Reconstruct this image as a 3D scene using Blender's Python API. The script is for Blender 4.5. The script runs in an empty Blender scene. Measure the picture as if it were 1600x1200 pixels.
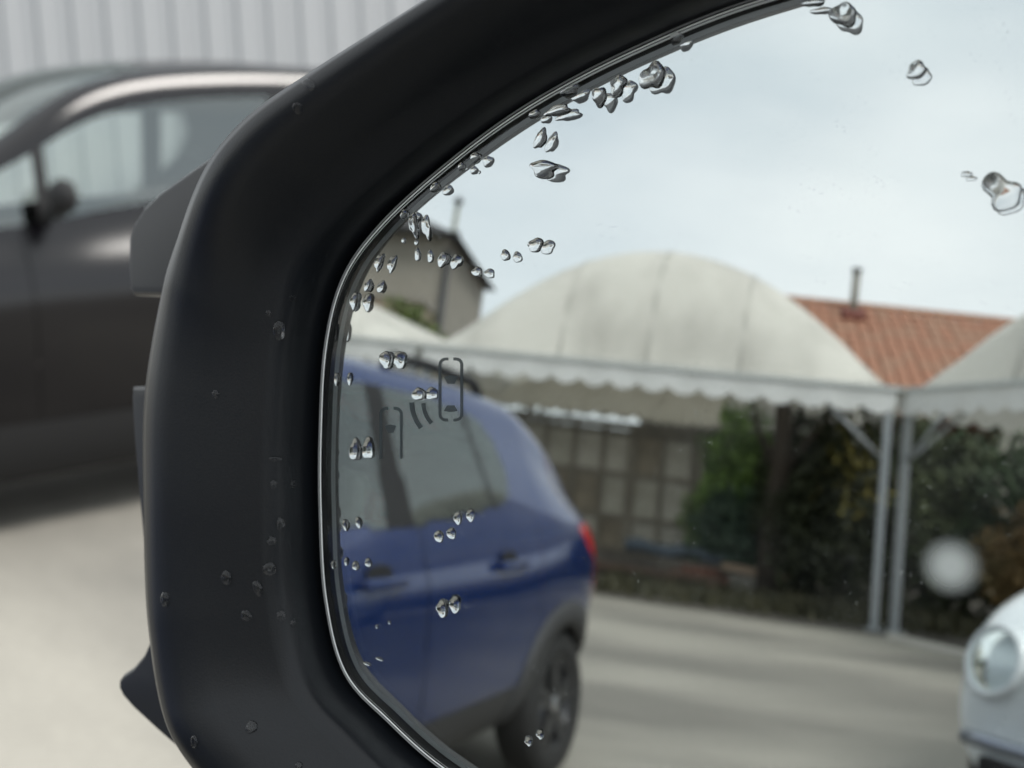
import bpy, bmesh, math, random
from mathutils import Vector, Matrix, noise
from mathutils.bvhtree import BVHTree
SC = bpy.context.scene
COL = SC.collection
random.seed(7)
R = math.radians

# ------------------------------------------------------------------ camera, mirror frame, light
def azv(az, el=0.0):
    a, e = R(az), R(el)
    return Vector((-math.sin(a)*math.cos(e), math.cos(a)*math.cos(e), math.sin(e)))
EYE_H = 1.39                                   # height of the mirror centre above the ground
M0 = Vector((0, 0, EYE_H))                     # mirror centre
DIST = 0.20                                    # lens to mirror centre
VIEW = azv(50, -10)
CAM = M0 - VIEW*DIST
cx_ = VIEW.cross(Vector((0, 0, 1))).normalized(); cy_ = cx_.cross(VIEW)
ROLL = R(-2)
CX = cx_*math.cos(ROLL) + cy_*math.sin(ROLL); CY = cy_*math.cos(ROLL) - cx_*math.sin(ROLL)
FPX = 2000.0
cam = bpy.data.cameras.new('camera'); camo = bpy.data.objects.new('camera', cam); COL.objects.link(camo)
camo.matrix_world = Matrix(((CX.x, CY.x, -VIEW.x, CAM.x), (CX.y, CY.y, -VIEW.y, CAM.y), (CX.z, CY.z, -VIEW.z, CAM.z), (0, 0, 0, 1)))
cam.sensor_width = 36; cam.lens = 36*FPX/1600; cam.clip_start = 0.005; cam.clip_end = 1500
cam.dof.use_dof = True; cam.dof.focus_distance = 0.204; cam.dof.aperture_fstop = 20; cam.dof.aperture_blades = 0
SC.camera = camo

world = bpy.data.worlds.new('World'); SC.world = world; world.use_nodes = True
SUN_EL, SUN_AZ = 50, -50                       # soft sun behind the clouds
def build_world():
    nt = world.node_tree; nt.nodes.clear(); N = nt.nodes.new; L = nt.links.new
    out = N('ShaderNodeOutputWorld'); bg = N('ShaderNodeBackground'); bg.inputs['Strength'].default_value = 0.13
    sky = N('ShaderNodeTexSky'); sky.sky_type = 'NISHITA'; sky.sun_disc = False
    sky.sun_elevation = R(SUN_EL); sky.sun_rotation = R(-SUN_AZ)
    tc = N('ShaderNodeTexCoord'); mp = N('ShaderNodeMapping'); mp.inputs['Scale'].default_value = (1, 1, 2.6)
    n1 = N('ShaderNodeTexNoise'); n1.inputs['Scale'].default_value = 2.3; n1.inputs['Detail'].default_value = 5; n1.inputs['Roughness'].default_value = .45
    r1 = N('ShaderNodeValToRGB'); e = r1.color_ramp.elements
    e[0].position = .32; e[0].color = (6.6, 7.2, 7.5, 1); e[1].position = .66; e[1].color = (9.0, 9.2, 9.2, 1)
    n2 = N('ShaderNodeTexNoise'); n2.inputs['Scale'].default_value = 1.3; n2.inputs['Detail'].default_value = 4
    r2 = N('ShaderNodeValToRGB'); r2.color_ramp.elements[0].position = .30; r2.color_ramp.elements[0].color = (.80,)*3+(1,); r2.color_ramp.elements[1].position = .6; r2.color_ramp.elements[1].color = (.97,)*3+(1,)
    mx = N('ShaderNodeMix'); mx.data_type = 'RGBA'
    L(tc.outputs['Generated'], mp.inputs['Vector']); L(mp.outputs[0], n1.inputs['Vector']); L(mp.outputs[0], n2.inputs['Vector'])
    L(n1.outputs['Fac'], r1.inputs['Fac']); L(n2.outputs['Fac'], r2.inputs['Fac'])
    L(r2.outputs['Color'], mx.inputs['Factor']); L(sky.outputs['Color'], mx.inputs['A']); L(r1.outputs['Color'], mx.inputs['B'])
    L(mx.outputs['Result'], bg.inputs['Color']); L(bg.outputs[0], out.inputs['Surface'])
build_world()
sun = bpy.data.lights.new('sun', 'SUN'); suno = bpy.data.objects.new('sun', sun); COL.objects.link(suno)
sun.energy = 2.4; sun.angle = R(20); sun.color = (1, .96, .9)
suno.rotation_euler = (-azv(SUN_AZ, SUN_EL)).to_track_quat('-Z', 'Y').to_euler()
vs = SC.view_settings; vs.view_transform = 'Standard'; vs.look = 'None'; vs.exposure = 0.5; vs.gamma = 1; vs.use_curve_mapping = False
cy = SC.cycles
cy.max_bounces = 14; cy.transmission_bounces = 12; cy.glossy_bounces = 8; cy.transparent_max_bounces = 12; cy.diffuse_bounces = 4
cy.use_denoising = True; cy.sample_clamp_indirect = 6; cy.caustics_reflective = True; cy.caustics_refractive = True

# ------------------------------------------------------------------ helpers
def mat(name, col=(.5, .5, .5), rough=.6, metal=0, coat=0, spec=.5, bump=None, var=None, coat_rough=.05, coat_ior=1.5):
    m = bpy.data.materials.new(name); m.use_nodes = True; nt = m.node_tree; b = nt.nodes['Principled BSDF']
    b.inputs['Base Color'].default_value = (*col, 1); b.inputs['Roughness'].default_value = rough; b.inputs['Metallic'].default_value = metal
    b.inputs['Coat Weight'].default_value = coat; b.inputs['Coat Roughness'].default_value = coat_rough; b.inputs['Coat IOR'].default_value = coat_ior; b.inputs['Specular IOR Level'].default_value = spec
    N = nt.nodes.new; L = nt.links.new
    tc = N('ShaderNodeTexCoord')
    if var:   # (scale, second colour, contrast lo, hi, stretch)
        mp = N('ShaderNodeMapping'); mp.inputs['Scale'].default_value = var[4] if len(var) > 4 else (1, 1, 1)
        n = N('ShaderNodeTexNoise'); n.inputs['Scale'].default_value = var[0]; n.inputs['Detail'].default_value = 6
        r = N('ShaderNodeValToRGB'); r.color_ramp.elements[0].position = var[2]; r.color_ramp.elements[1].position = var[3]
        r.color_ramp.elements[0].color = (*var[1], 1); r.color_ramp.elements[1].color = (*col, 1)
        L(tc.outputs['Object'], mp.inputs[0]); L(mp.outputs[0], n.inputs['Vector']); L(n.outputs['Fac'], r.inputs['Fac']); L(r.outputs['Color'], b.inputs['Base Color'])
    if bump:
        n = N('ShaderNodeTexNoise'); n.inputs['Scale'].default_value = bump[0]; n.inputs['Detail'].default_value = 5
        bp = N('ShaderNodeBump'); bp.inputs['Strength'].default_value = bump[1]; bp.inputs['Distance'].default_value = bump[2]
        L(tc.outputs['Object'], n.inputs['Vector']); L(n.outputs['Fac'], bp.inputs['Height']); L(bp.outputs[0], b.inputs['Normal'])
    return m

def mesh_obj(name, verts, faces, m, parent=None, smooth=True, loc=None, kind=None):
    me = bpy.data.meshes.new(name); me.from_pydata([tuple(v) for v in verts], [], faces); me.update()
    for mm in (m if isinstance(m, (list, tuple)) else [m]): me.materials.append(mm)
    o = bpy.data.objects.new(name, me); COL.objects.link(o)
    if smooth: me.shade_smooth()
    if parent: o.parent = parent
    if loc is not None: o.location = loc
    if kind: o['kind'] = kind
    return o

def bm_obj(name, bm, m, parent=None, smooth=False, kind=None):
    me = bpy.data.meshes.new(name); bm.normal_update(); bm.to_mesh(me); bm.free()
    for mm in (m if isinstance(m, (list, tuple)) else [m]): me.materials.append(mm)
    if smooth: me.shade_smooth()
    o = bpy.data.objects.new(name, me); COL.objects.link(o)
    if parent: o.parent = parent
    if kind: o['kind'] = kind
    return o

def tag(o, label, cat, group=None):
    o['label'] = label; o['category'] = cat
    if group: o['group'] = group
    return o

def thing(name, label, cat, loc=(0, 0, 0), az=0, group=None):
    o = bpy.data.objects.new(name, None); COL.objects.link(o); o.location = loc; o.rotation_euler = (0, 0, R(az)); o.empty_display_size = .2
    return tag(o, label, cat, group)

def share(name, src, parent=None, mtx=None):
    o = bpy.data.objects.new(name, src.data); COL.objects.link(o)
    if parent: o.parent = parent
    if mtx is not None: o.matrix_local = mtx
    return o

def add_box(bm, c, s, rot=None, bev=0):
    r = bmesh.ops.create_cube(bm, size=1); vv = r['verts']
    bmesh.ops.scale(bm, vec=s, verts=vv)
    if bev:
        ee = list({e for v in vv for e in v.link_edges})
        g = bmesh.ops.bevel(bm, geom=ee, offset=bev, segments=2, affect='EDGES', profile=.5)
        vv = list({v for f in g['faces'] for v in f.verts} | {v for v in vv if v.is_valid})
    if rot: bmesh.ops.rotate(bm, cent=(0, 0, 0), matrix=rot, verts=vv)
    bmesh.ops.translate(bm, vec=c, verts=vv)
    return vv

def box(name, c, s, m, parent=None, rot=None, bev=0, kind=None):
    bm = bmesh.new(); add_box(bm, (0, 0, 0), s, None, bev)
    o = bm_obj(name, bm, m, parent, kind=kind); o.location = c
    if rot: o.rotation_euler = rot
    return o

def tube_verts(path, rad, seg=8, closed=False):
    verts, faces = [], []; n = len(path); P = [Vector(p) for p in path]
    for i, p in enumerate(P):
        a = P[(i-1) % n] if closed or i > 0 else p; b = P[(i+1) % n] if closed or i < n-1 else p
        t = (b-a).normalized(); h = Vector((0, 0, 1)) if abs(t.z) < .9 else Vector((1, 0, 0))
        s = t.cross(h).normalized(); q = s.cross(t); r = rad[i] if isinstance(rad, (list, tuple)) else rad
        for k in range(seg):
            an = 2*math.pi*k/seg; verts.append(p + (s*math.cos(an) + q*math.sin(an))*r)
    for i in range(n if closed else n-1):
        for k in range(seg):
            j = (i+1) % n
            faces.append((i*seg+k, i*seg+(k+1) % seg, j*seg+(k+1) % seg, j*seg+k))
    if not closed:
        faces.append(tuple(range(seg-1, -1, -1))); faces.append(tuple((n-1)*seg+k for k in range(seg)))
    return verts, faces
def tube(name, path, rad, m, parent=None, seg=8, closed=False, smooth=True):
    v, f = tube_verts(path, rad, seg, closed); return mesh_obj(name, v, f, m, parent, smooth)

def lathe(profile, seg=32, axis='x'):
    verts, faces = [], []; n = len(profile)
    for k in range(seg):
        a = 2*math.pi*k/seg
        for (x, r) in profile: verts.append((x, r*math.cos(a), r*math.sin(a)))
    for k in range(seg):
        for i in range(n-1):
            j = (k+1) % seg; faces.append((k*n+i, k*n+i+1, j*n+i+1, j*n+i))
    return verts, faces

# ------------------------------------------------------------------ materials
M_plastic = mat('black_plastic', (.0080, .0092, .0112),  .34, spec=.28, bump=(2600, .12, .0002), var=(3200, (.0062, .0075, .0098), .35, .62))
M_cap = mat('grey_plastic', (.020, .021, .023), .36, bump=(2200, .06, .0002))
M_rim_glint = mat('grey_rim_glint', (.22, .225, .23), .3)
M_bright = mat('bright_rim_glint', (.78, .79, .78), .35)  # pale colour stands for the glint along the glass rim
M_icon = mat('icon_grey', (.07, .085, .095), .7)
M_dark = mat('matt_black', (.012, .012, .013), .8)
M_rubber = mat('tyre_rubber', (.022, .022, .022), .85)
M_clad = mat('grey_cladding', (.045, .045, .047), .6)
M_rim = mat('rim_metal', (.09, .09, .095), .35, .8)
M_rimface = mat('rim_bright', (.5, .5, .52), .3, .9)
M_chrome = mat('chrome', (.75, .76, .78), .12, 1)
M_seat = mat('seat_cloth', (.03, .03, .033), .9)
M_blue = mat('blue_paint', (.003, .024, .125), .26, .5, 1, .0, coat_ior=1.65)
M_black = mat('black_paint', (.0035, .0030, .0042), .28, 0, 1, .0, coat_ior=1.48, coat_rough=.15)
M_white = mat('white_paint', (.72, .77, .79), .35, 0, 1, .5)
M_own = mat('dark_paint', (.012, .012, .014), .4, 0, .6)
M_red = mat('red_lamp', (.55, .010, .014), .2, 0, 1)
M_amber = mat('pale_lens', (.75, .74, .68), .15, 0, 1)

def glass_mat(name, tint, refl=1.0, ior=2.2):
    m = bpy.data.materials.new(name); m.use_nodes = True; nt = m.node_tree; nt.nodes.clear(); N = nt.nodes.new; L = nt.links.new
    o = N('ShaderNodeOutputMaterial'); t = N('ShaderNodeBsdfTransparent'); t.inputs[0].default_value = (*tint, 1)
    g = N('ShaderNodeBsdfGlossy'); g.inputs['Roughness'].default_value = .01; g.inputs['Color'].default_value = (.9*refl, .97*refl, .95*refl, 1)
    f = N('ShaderNodeFresnel'); f.inputs['IOR'].default_value = ior; mx = N('ShaderNodeMixShader')
    L(f.outputs[0], mx.inputs[0]); L(t.outputs[0], mx.inputs[1]); L(g.outputs[0], mx.inputs[2]); L(mx.outputs[0], o.inputs[0])
    return m
M_glass = glass_mat('car_window_glass', (.86, .91, .88))
M_clear = glass_mat('lamp_glass', (.92, .95, .95), ior=1.35)

def water_mat():
    m = bpy.data.materials.new('water'); m.use_nodes = True; nt = m.node_tree; nt.nodes.clear()
    o = nt.nodes.new('ShaderNodeOutputMaterial'); g = nt.nodes.new('ShaderNodeBsdfGlass'); g.inputs['IOR'].default_value = 1.333; g.inputs['Roughness'].default_value = 0
    nt.links.new(g.outputs[0], o.inputs[0]); return m
M_water = water_mat()

# ------------------------------------------------------------------ mirror: local frame u (right), v (up), n (out)
MN = azv(198, 8.5)
MU = Vector((0, 0, 1)).cross(MN).normalized(); MV = MN.cross(MU)
MRAD = 1.2
MMX = Matrix(((MU.x, MV.x, MN.x, M0.x), (MU.y, MV.y, MN.y, M0.y), (MU.z, MV.z, MN.z, M0.z), (0, 0, 0, 1)))
MINV = MMX.inverted()
CL = MINV @ CAM
def cam_ray(x, y): return (VIEW*FPX + CX*(x-800) - CY*(y-600)).normalized()
def loc_at(x, y, w):                        # point of the local plane n = w seen at (x, y) of the 1600 x 1200 photograph
    d = MINV.to_3x3() @ cam_ray(x, y); t = (w-CL.z)/d.z
    return CL + d*t
def sag(u, v): return -(u*u+v*v)/(2*MRAD)
def glass_at(x, y):
    p = loc_at(x, y, 0)
    for _ in range(4): p = loc_at(x, y, sag(p.x, p.y))
    return p
def catmull(P, per=10):
    out = []; n = len(P)
    for i in range(n):
        p0, p1, p2, p3 = P[(i-1) % n], P[i], P[(i+1) % n], P[(i+2) % n]
        for k in range(per):
            t = k/per
            out.append(.5*((2*p1)+(p2-p0)*t+(2*p0-5*p1+4*p2-p3)*t*t+(3*p1-p0-3*p2+p3)*t**3))
    return out
PAIRS = [(2000, -40, 2000, -330), (1600, -85, 1480, -330), (1220, 0, 1098, -160), (1000, 85, 868, -64), (830, 175, 709, 25), (700, 270, 558, 108),
         (600, 362, 432, 186), (545, 442, 337, 297), (519, 545, 271, 420), (511, 680, 231, 590), (511, 800, 228, 780), (519, 935, 235, 955),
         (548, 1048, 262, 1100), (615, 1122, 322, 1205), (705, 1200, 450, 1340), (850, 1285, 660, 1470), (1050, 1345, 960, 1560), (1500, 1385, 1500, 1610),
         (2000, 1330, 2000, 1560), (2250, 1100, 2480, 1290), (2330, 650, 2600, 650), (2250, 150, 2480, -130)]
GO = catmull([Vector(glass_at(p[0], p[1])[:2])+Vector((-.0009, 0)) for p in PAIRS], 12)
OO = catmull([Vector(loc_at(p[2], p[3], .0015)[:2]) for p in PAIRS], 12)
NL = len(GO)
def outward(loop, i):
    t = (loop[(i+1) % NL]-loop[i-1]).normalized(); nrm = Vector((t.y, -t.x))
    return nrm if nrm.dot(OO[i]-GO[i]) > 0 else -nrm

def new_mirror_root():
    o = bpy.data.objects.new('wing_mirror', None); COL.objects.link(o); o.matrix_world = MMX; o.empty_display_size = .05
    return tag(o, 'black plastic car wing mirror filling the photo, beaded with raindrops', 'wing mirror')
mirror = new_mirror_root()

# bezel swept round the glass
def build_bezel():
    prof = [(.085, -4.8), (.080, -2.2), (.085, .2), (.095, 3.2), (.112, 5.6), (.14, 6.9), (.19, 7.5), (.32, 8.3), (.48, 9.3), (.62, 10.0), (.72, 9.9), (.80, 8.9), (.88, 6.6), (.945, 3.0), (.985, -2.0), (1.0, -7.0), (.995, -13.5), (.97, -14.5), (.80, -14.8), (.30, -14.8)]
    verts, faces = [], []; K = len(prof)
    for i in range(NL):
        nv = outward(GO, i).y
        for f, w in prof:
            if f > .19 and w > 0: w = w*(1+(1.1*max(0, nv)+.3*max(0, -nv))*min(1, (f-.19)/.3))
            p = GO[i].lerp(OO[i], f); verts.append((p.x, p.y, w*.001 + sag(*GO[i])*(1-f)))
    for i in range(NL):
        for k in range(K-1):
            j = (i+1) % NL; faces.append((i*K+k, j*K+k, j*K+k+1, i*K+k+1))
    o = mesh_obj('bezel', verts, faces, M_plastic, mirror)
    bm = bmesh.new(); bm.from_mesh(o.data); bmesh.ops.recalc_face_normals(bm, faces=bm.faces); bm.to_mesh(o.data); bm.free(); o.data.shade_smooth()
    return o
bezel = build_bezel()

def mirror_mats():
    # front: clear glass with a faint dust film and a blurred light spot painted as a pale disc;   back: silvering
    g = bpy.data.materials.new('mirror_front_glass'); g.use_nodes = True; nt = g.node_tree; nt.nodes.clear(); N = nt.nodes.new; L = nt.links.new
    out = N('ShaderNodeOutputMaterial'); gl = N('ShaderNodeBsdfGlass'); gl.inputs['IOR'].default_value = 1.5; gl.inputs['Roughness'].default_value = 0; gl.inputs['Color'].default_value = (.975, .99, .985, 1)
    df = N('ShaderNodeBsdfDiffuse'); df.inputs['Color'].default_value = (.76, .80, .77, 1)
    tc = N('ShaderNodeTexCoord')
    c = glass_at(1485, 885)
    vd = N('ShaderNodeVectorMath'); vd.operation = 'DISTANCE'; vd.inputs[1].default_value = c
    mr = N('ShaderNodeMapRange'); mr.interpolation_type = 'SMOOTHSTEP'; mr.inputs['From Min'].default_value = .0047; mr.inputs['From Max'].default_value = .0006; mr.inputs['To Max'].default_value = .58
    nz = N('ShaderNodeTexNoise'); nz.inputs['Scale'].default_value = 1500; nz.inputs['Detail'].default_value = 3
    r = N('ShaderNodeMapRange'); r.inputs['From Min'].default_value = .66; r.inputs['From Max'].default_value = .80; r.inputs['To Max'].default_value = .30
    nf = N('ShaderNodeTexNoise'); nf.inputs['Scale'].default_value = 45; nf.inputs['Detail'].default_value = 4
    r2 = N('ShaderNodeMapRange'); r2.inputs['From Min'].default_value = .42; r2.inputs['From Max'].default_value = .75; r2.inputs['To Max'].default_value = .018
    a = N('ShaderNodeMath'); a.operation = 'MAXIMUM'; b = N('ShaderNodeMath'); b.operation = 'ADD'; b.use_clamp = True
    mult = N('ShaderNodeMath'); mult.operation = 'MULTIPLY'
    nm = N('ShaderNodeMapRange'); nm.inputs['From Min'].default_value = .45; nm.inputs['From Max'].default_value = .62
    mx = N('ShaderNodeMixShader')
    for n_ in (nz, nf): L(tc.outputs['Object'], n_.inputs['Vector'])
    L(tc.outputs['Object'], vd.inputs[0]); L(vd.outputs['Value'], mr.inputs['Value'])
    L(nz.outputs['Fac'], r.inputs['Value']); L(nf.outputs['Fac'], r2.inputs['Value']); L(nf.outputs['Fac'], nm.inputs['Value'])
    L(r.outputs[0], mult.inputs[0]); L(nm.outputs[0], mult.inputs[1])
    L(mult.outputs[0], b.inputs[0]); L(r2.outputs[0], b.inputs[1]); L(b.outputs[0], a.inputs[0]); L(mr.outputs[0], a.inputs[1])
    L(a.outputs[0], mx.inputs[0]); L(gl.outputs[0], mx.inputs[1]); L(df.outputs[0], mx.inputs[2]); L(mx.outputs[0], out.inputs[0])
    s = bpy.data.materials.new('silvering'); s.use_nodes = True; nt = s.node_tree; nt.nodes.clear()
    o2 = nt.nodes.new('ShaderNodeOutputMaterial'); q = nt.nodes.new('ShaderNodeBsdfGlossy'); q.inputs['Roughness'].default_value = 0; q.inputs['Color'].default_value = (.54, .555, .56, 1)
    nt.links.new(q.outputs[0], o2.inputs[0])
    e = bpy.data.materials.new('glass_edge'); e.use_nodes = True; bb = e.node_tree.nodes['Principled BSDF']
    bb.inputs['Base Color'].default_value = (.88, .90, .89, 1); bb.inputs['Roughness'].default_value = .4; bb.inputs['Metallic'].default_value = 0
    return g, s, e
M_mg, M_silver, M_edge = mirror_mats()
GT = .003
def build_glass():
    # concentric rings from the centre to the outline; front on the sphere, back parallel to it
    rings = 26; c = Vector((.02, 0)); verts, faces, mi = [], [], []
    def zf(p): return math.sqrt(MRAD*MRAD-p.x*p.x-p.y*p.y)-MRAD
    def zb(p): rr = MRAD-GT; return math.sqrt(rr*rr-p.x*p.x-p.y*p.y)-MRAD
    for side in (0, 1):
        base = len(verts); verts.append((c.x, c.y, zf(c) if side == 0 else zb(c)))
        for q in range(1, rings+1):
            for i in range(NL):
                p = c.lerp(GO[i], q/rings)
                if side == 1 and q == rings: p = p + outward(GO, i)*.0006
                verts.append((p.x, p.y, zf(p) if side == 0 else zb(p)))
        for i in range(NL):
            j = (i+1) % NL
            f = (base, base+1+i, base+1+j); faces.append(f if side == 0 else f[::-1]); mi.append(side)
            for q in range(rings-1):
                a = base+1+q*NL; f = (a+i, a+NL+i, a+NL+j, a+j); faces.append(f if side == 0 else f[::-1]); mi.append(side)
    nF = 1+rings*NL; fo = 1+(rings-1)*NL; bo = nF+1+(rings-1)*NL
    b0 = len(verts)
    for i in range(NL):                      # ground edge: a chamfer, then the side
        p = GO[i]+outward(GO, i)*.0006; verts.append((p.x, p.y, zf(p)-.0007))
    for i in range(NL):
        j = (i+1) % NL
        faces.append((fo+i, b0+i, b0+j, fo+j)); mi.append(2); faces.append((b0+i, bo+i, bo+j, b0+j)); mi.append(3)
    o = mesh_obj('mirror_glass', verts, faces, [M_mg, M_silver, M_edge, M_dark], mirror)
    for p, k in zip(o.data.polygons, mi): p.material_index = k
    bm = bmesh.new(); bm.from_mesh(o.data); bmesh.ops.recalc_face_normals(bm, faces=bm.faces); 
    for e in bm.edges:
        if len({f.material_index for f in e.link_faces}) > 1: e.smooth = False
    bm.to_mesh(o.data); bm.free()
    return o
mglass = build_glass()
# two thin tubes round the glass; rim reflections put into their pale colour
for off, w, rad, sm in ((.0013, -.0006, .00018, M_rim_glint), (.0007, -.0003, .00013, M_bright)):
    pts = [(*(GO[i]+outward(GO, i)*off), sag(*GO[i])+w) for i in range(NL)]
    tube('rim_glint', pts, rad, sm, mirror, 6, True)

# ribbon shaped prints inside the glass: blind spot symbol
def ribbon(name, segs, parent, fills=()):
    verts, faces = [], []
    def put(x, y):
        p = glass_at(x, y); q = Vector((p.x, p.y)); rr = MRAD-GT+.00008
        verts.append((q.x, q.y, math.sqrt(rr*rr-q.x*q.x-q.y*q.y)-MRAD)); return len(verts)-1
    for pts, wd in segs:
        idx = []
        for i, (x, y) in enumerate(pts):
            a = pts[max(i-1, 0)]; b = pts[min(i+1, len(pts)-1)]; dx, dy = b[0]-a[0], b[1]-a[1]; l = math.hypot(dx, dy) or 1
            nx, ny = -dy/l*wd/2, dx/l*wd/2; idx.append((put(x+nx, y+ny), put(x-nx, y-ny)))
        for (a, b), (c, d) in zip(idx, idx[1:]): faces.append((a, b, d, c))
    for poly in fills: faces.append(tuple(put(x, y) for x, y in poly))
    o = mesh_obj(name, verts, faces, M_icon, parent, False)
    bm = bmesh.new(); bm.from_mesh(o.data)
    for f in bm.faces:
        f.normal_update()
        if f.normal.z < 0: f.normal_flip()
    bm.to_mesh(o.data); bm.free(); return o
def arc(cx, cy, rx, ry, a0, a1, n=6): return [(cx+rx*math.cos(R(a0+(a1-a0)*k/n)), cy+ry*math.sin(R(a0+(a1-a0)*k/n))) for k in range(n+1)]
def car_symbol(x0, y0, x1, y1, r, roofs, cut=False):
    gap = 4; mx = (x0+x1)/2
    left = [(mx-gap, y0)] + [(x, y) for x, y in arc(x0+r, y0+r, r, r, 270, 180)]
    right = [(mx+gap, y0)] + [(x, y) for x, y in arc(x1-r, y0+r, r, r, -90, 0)]
    if cut: left += [(x0, y1)]; right += [(x1, y1)]
    else:
        left += arc(x0+r, y1-r, r, r, 180, 90) + [(mx-gap, y1)]; right += arc(x1-r, y1-r, r, r, 0, 90) + [(mx+gap, y1)]
    return ribbon('car_symbol', [(left, 4.6), (right, 4.6)], mglass, roofs)
car_symbol(678, 561, 712, 657, 9, [[(684, 589), (695, 586.5), (706, 589), (701, 600), (690, 600)], [(689, 634), (701, 634), (706, 643), (695, 644.5), (684, 643)]])
car_symbol(585.5, 638.5, 617.5, 718, 9, [[(592, 666), (601, 664), (610, 666), (606, 677), (597, 677)]], True)
ribbon('wave_symbol', [(arc(700, 628, 66, 66, 179, 141, 8), 7.5)], mglass)
ribbon('wave_symbol', [(arc(700, 628, 48, 50, 177, 137, 8), 6.5)], mglass)

# housing behind the bezel
def extrude_outline(name, pts, w0, w1, m, bev=.0016):
    P = [loc_at(x, y, w0) for x, y in pts]
    bm = bmesh.new(); f = bm.faces.new([bm.verts.new((p.x, p.y, w0)) for p in P])
    bmesh.ops.recalc_face_normals(bm, faces=[f])
    if f.normal.z < 0: f.normal_flip()
    r = bmesh.ops.extrude_face_region(bm, geom=[f]); vv = [v for v in r['geom'] if isinstance(v, bmesh.types.BMVert)]
    bmesh.ops.translate(bm, vec=(0, 0, w1-w0), verts=vv)
    bmesh.ops.recalc_face_normals(bm, faces=bm.faces)
    ee = [e for e in bm.edges if all(abs(v.co.z-w0) < 1e-6 for v in e.verts)]
    bmesh.ops.bevel(bm, geom=ee, offset=bev, segments=3, affect='EDGES', profile=.6)
    o = bm_obj(name, bm, m, mirror, True)
    o.data.set_sharp_from_angle(angle=R(35)); return o
extrude_outline('housing_cap', [(206, 462), (200, 452), (198, 420), (199, 372), (206, 350), (222, 325), (248, 300), (300, 263), (345, 232), (400, 190), (480, 140), (640, 60), (800, 20), (800, 240), (560, 330), (420, 470), (330, 462)], -.0145, -.075, M_cap)
extrude_outline('housing_base', [(204, 604), (203, 622), (207, 690), (214, 770), (222, 860), (231, 940), (235, 985), (230, 1005), (222, 1024), (206, 1043), (190, 1054), (183, 1064), (183, 1076), (190, 1090), (206, 1108), (244, 1143), (300, 1192), (380, 1262), (520, 1380), (640, 1300), (420, 1050), (330, 800), (320, 604)], -.0145, -.060, M_cap)
extrude_outline('housing_shell', [(262, 420), (238, 560), (236, 760), (242, 950), (300, 1110), (500, 1340), (900, 1500), (1900, 1480), (2350, 1100), (2350, 200), (1900, -260), (1300, -230), (800, -40), (420, 215)], -.0145, -.095, M_dark, .01)
# arm that carries the mirror to the door
tube('arm', [Vector((.085, -.055, -.04)), Vector((.12, -.085, -.05)), Vector((.17, -.12, -.06)), Vector((.23, -.15, -.075))], [.03, .026, .026, .03], M_plastic, mirror, 14)

# ------------------------------------------------------------------ water drops
def drop_mesh(seed, h, lob, n=26, m=9):
    rnd = random.Random(seed); ph = [rnd.uniform(0, 6.28) for _ in range(4)]
    verts = []; faces = []
    prof = []
    for k in range(m+1):
        a = math.pi/2*k/m; prof.append((math.cos(a)**.8 if k < m else 0, math.sin(a)**1.05*h))
    prof = [(.985, -.12), (1.0, -.02)] + prof[1:]
    for (r, z) in prof[:-1]:
        for i in range(n):
            t = 2*math.pi*i/n
            q = 1+lob*(.5*math.cos(2*t+ph[0])+.45*math.cos(3*t+ph[1])+.25*math.cos(5*t+ph[2]))
            verts.append((r*q*math.cos(t), r*q*math.sin(t), z*(1+lob*.5*math.cos(t+ph[3]))))
    verts.append((lob*.2*math.cos(ph[3]), lob*.2*math.sin(ph[3]), h)); K = len(prof)-1
    for k in range(K-1):
        for i in range(n):
            j = (i+1) % n; faces.append((k*n+i, k*n+j, (k+1)*n+j, (k+1)*n+i))
    for i in range(n): faces.append(((K-1)*n+i, (K-1)*n+(i+1) % n, len(verts)-1))
    faces.append(tuple(range(n-1, -1, -1)))
    return verts, faces
def add_drop(pos, nrm, rx, ry, tilt, h, lob, seed, label, group):
    v, f = drop_mesh(seed, h, lob)
    side = MU; z = nrm.normalized(); x = (side - z*side.dot(z)).normalized(); y = z.cross(x)
    rot = Matrix((x, y, z)).transposed().to_4x4() @ Matrix.Rotation(tilt, 4, 'Z')
    sz = (rx+ry)/2
    o = mesh_obj('water_drop', [(a*rx, b*ry, c*sz) for a, b, c in v], f, M_water)
    o.matrix_world = Matrix.Translation(pos) @ rot
    return tag(o, label, 'water drop', group)
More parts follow.
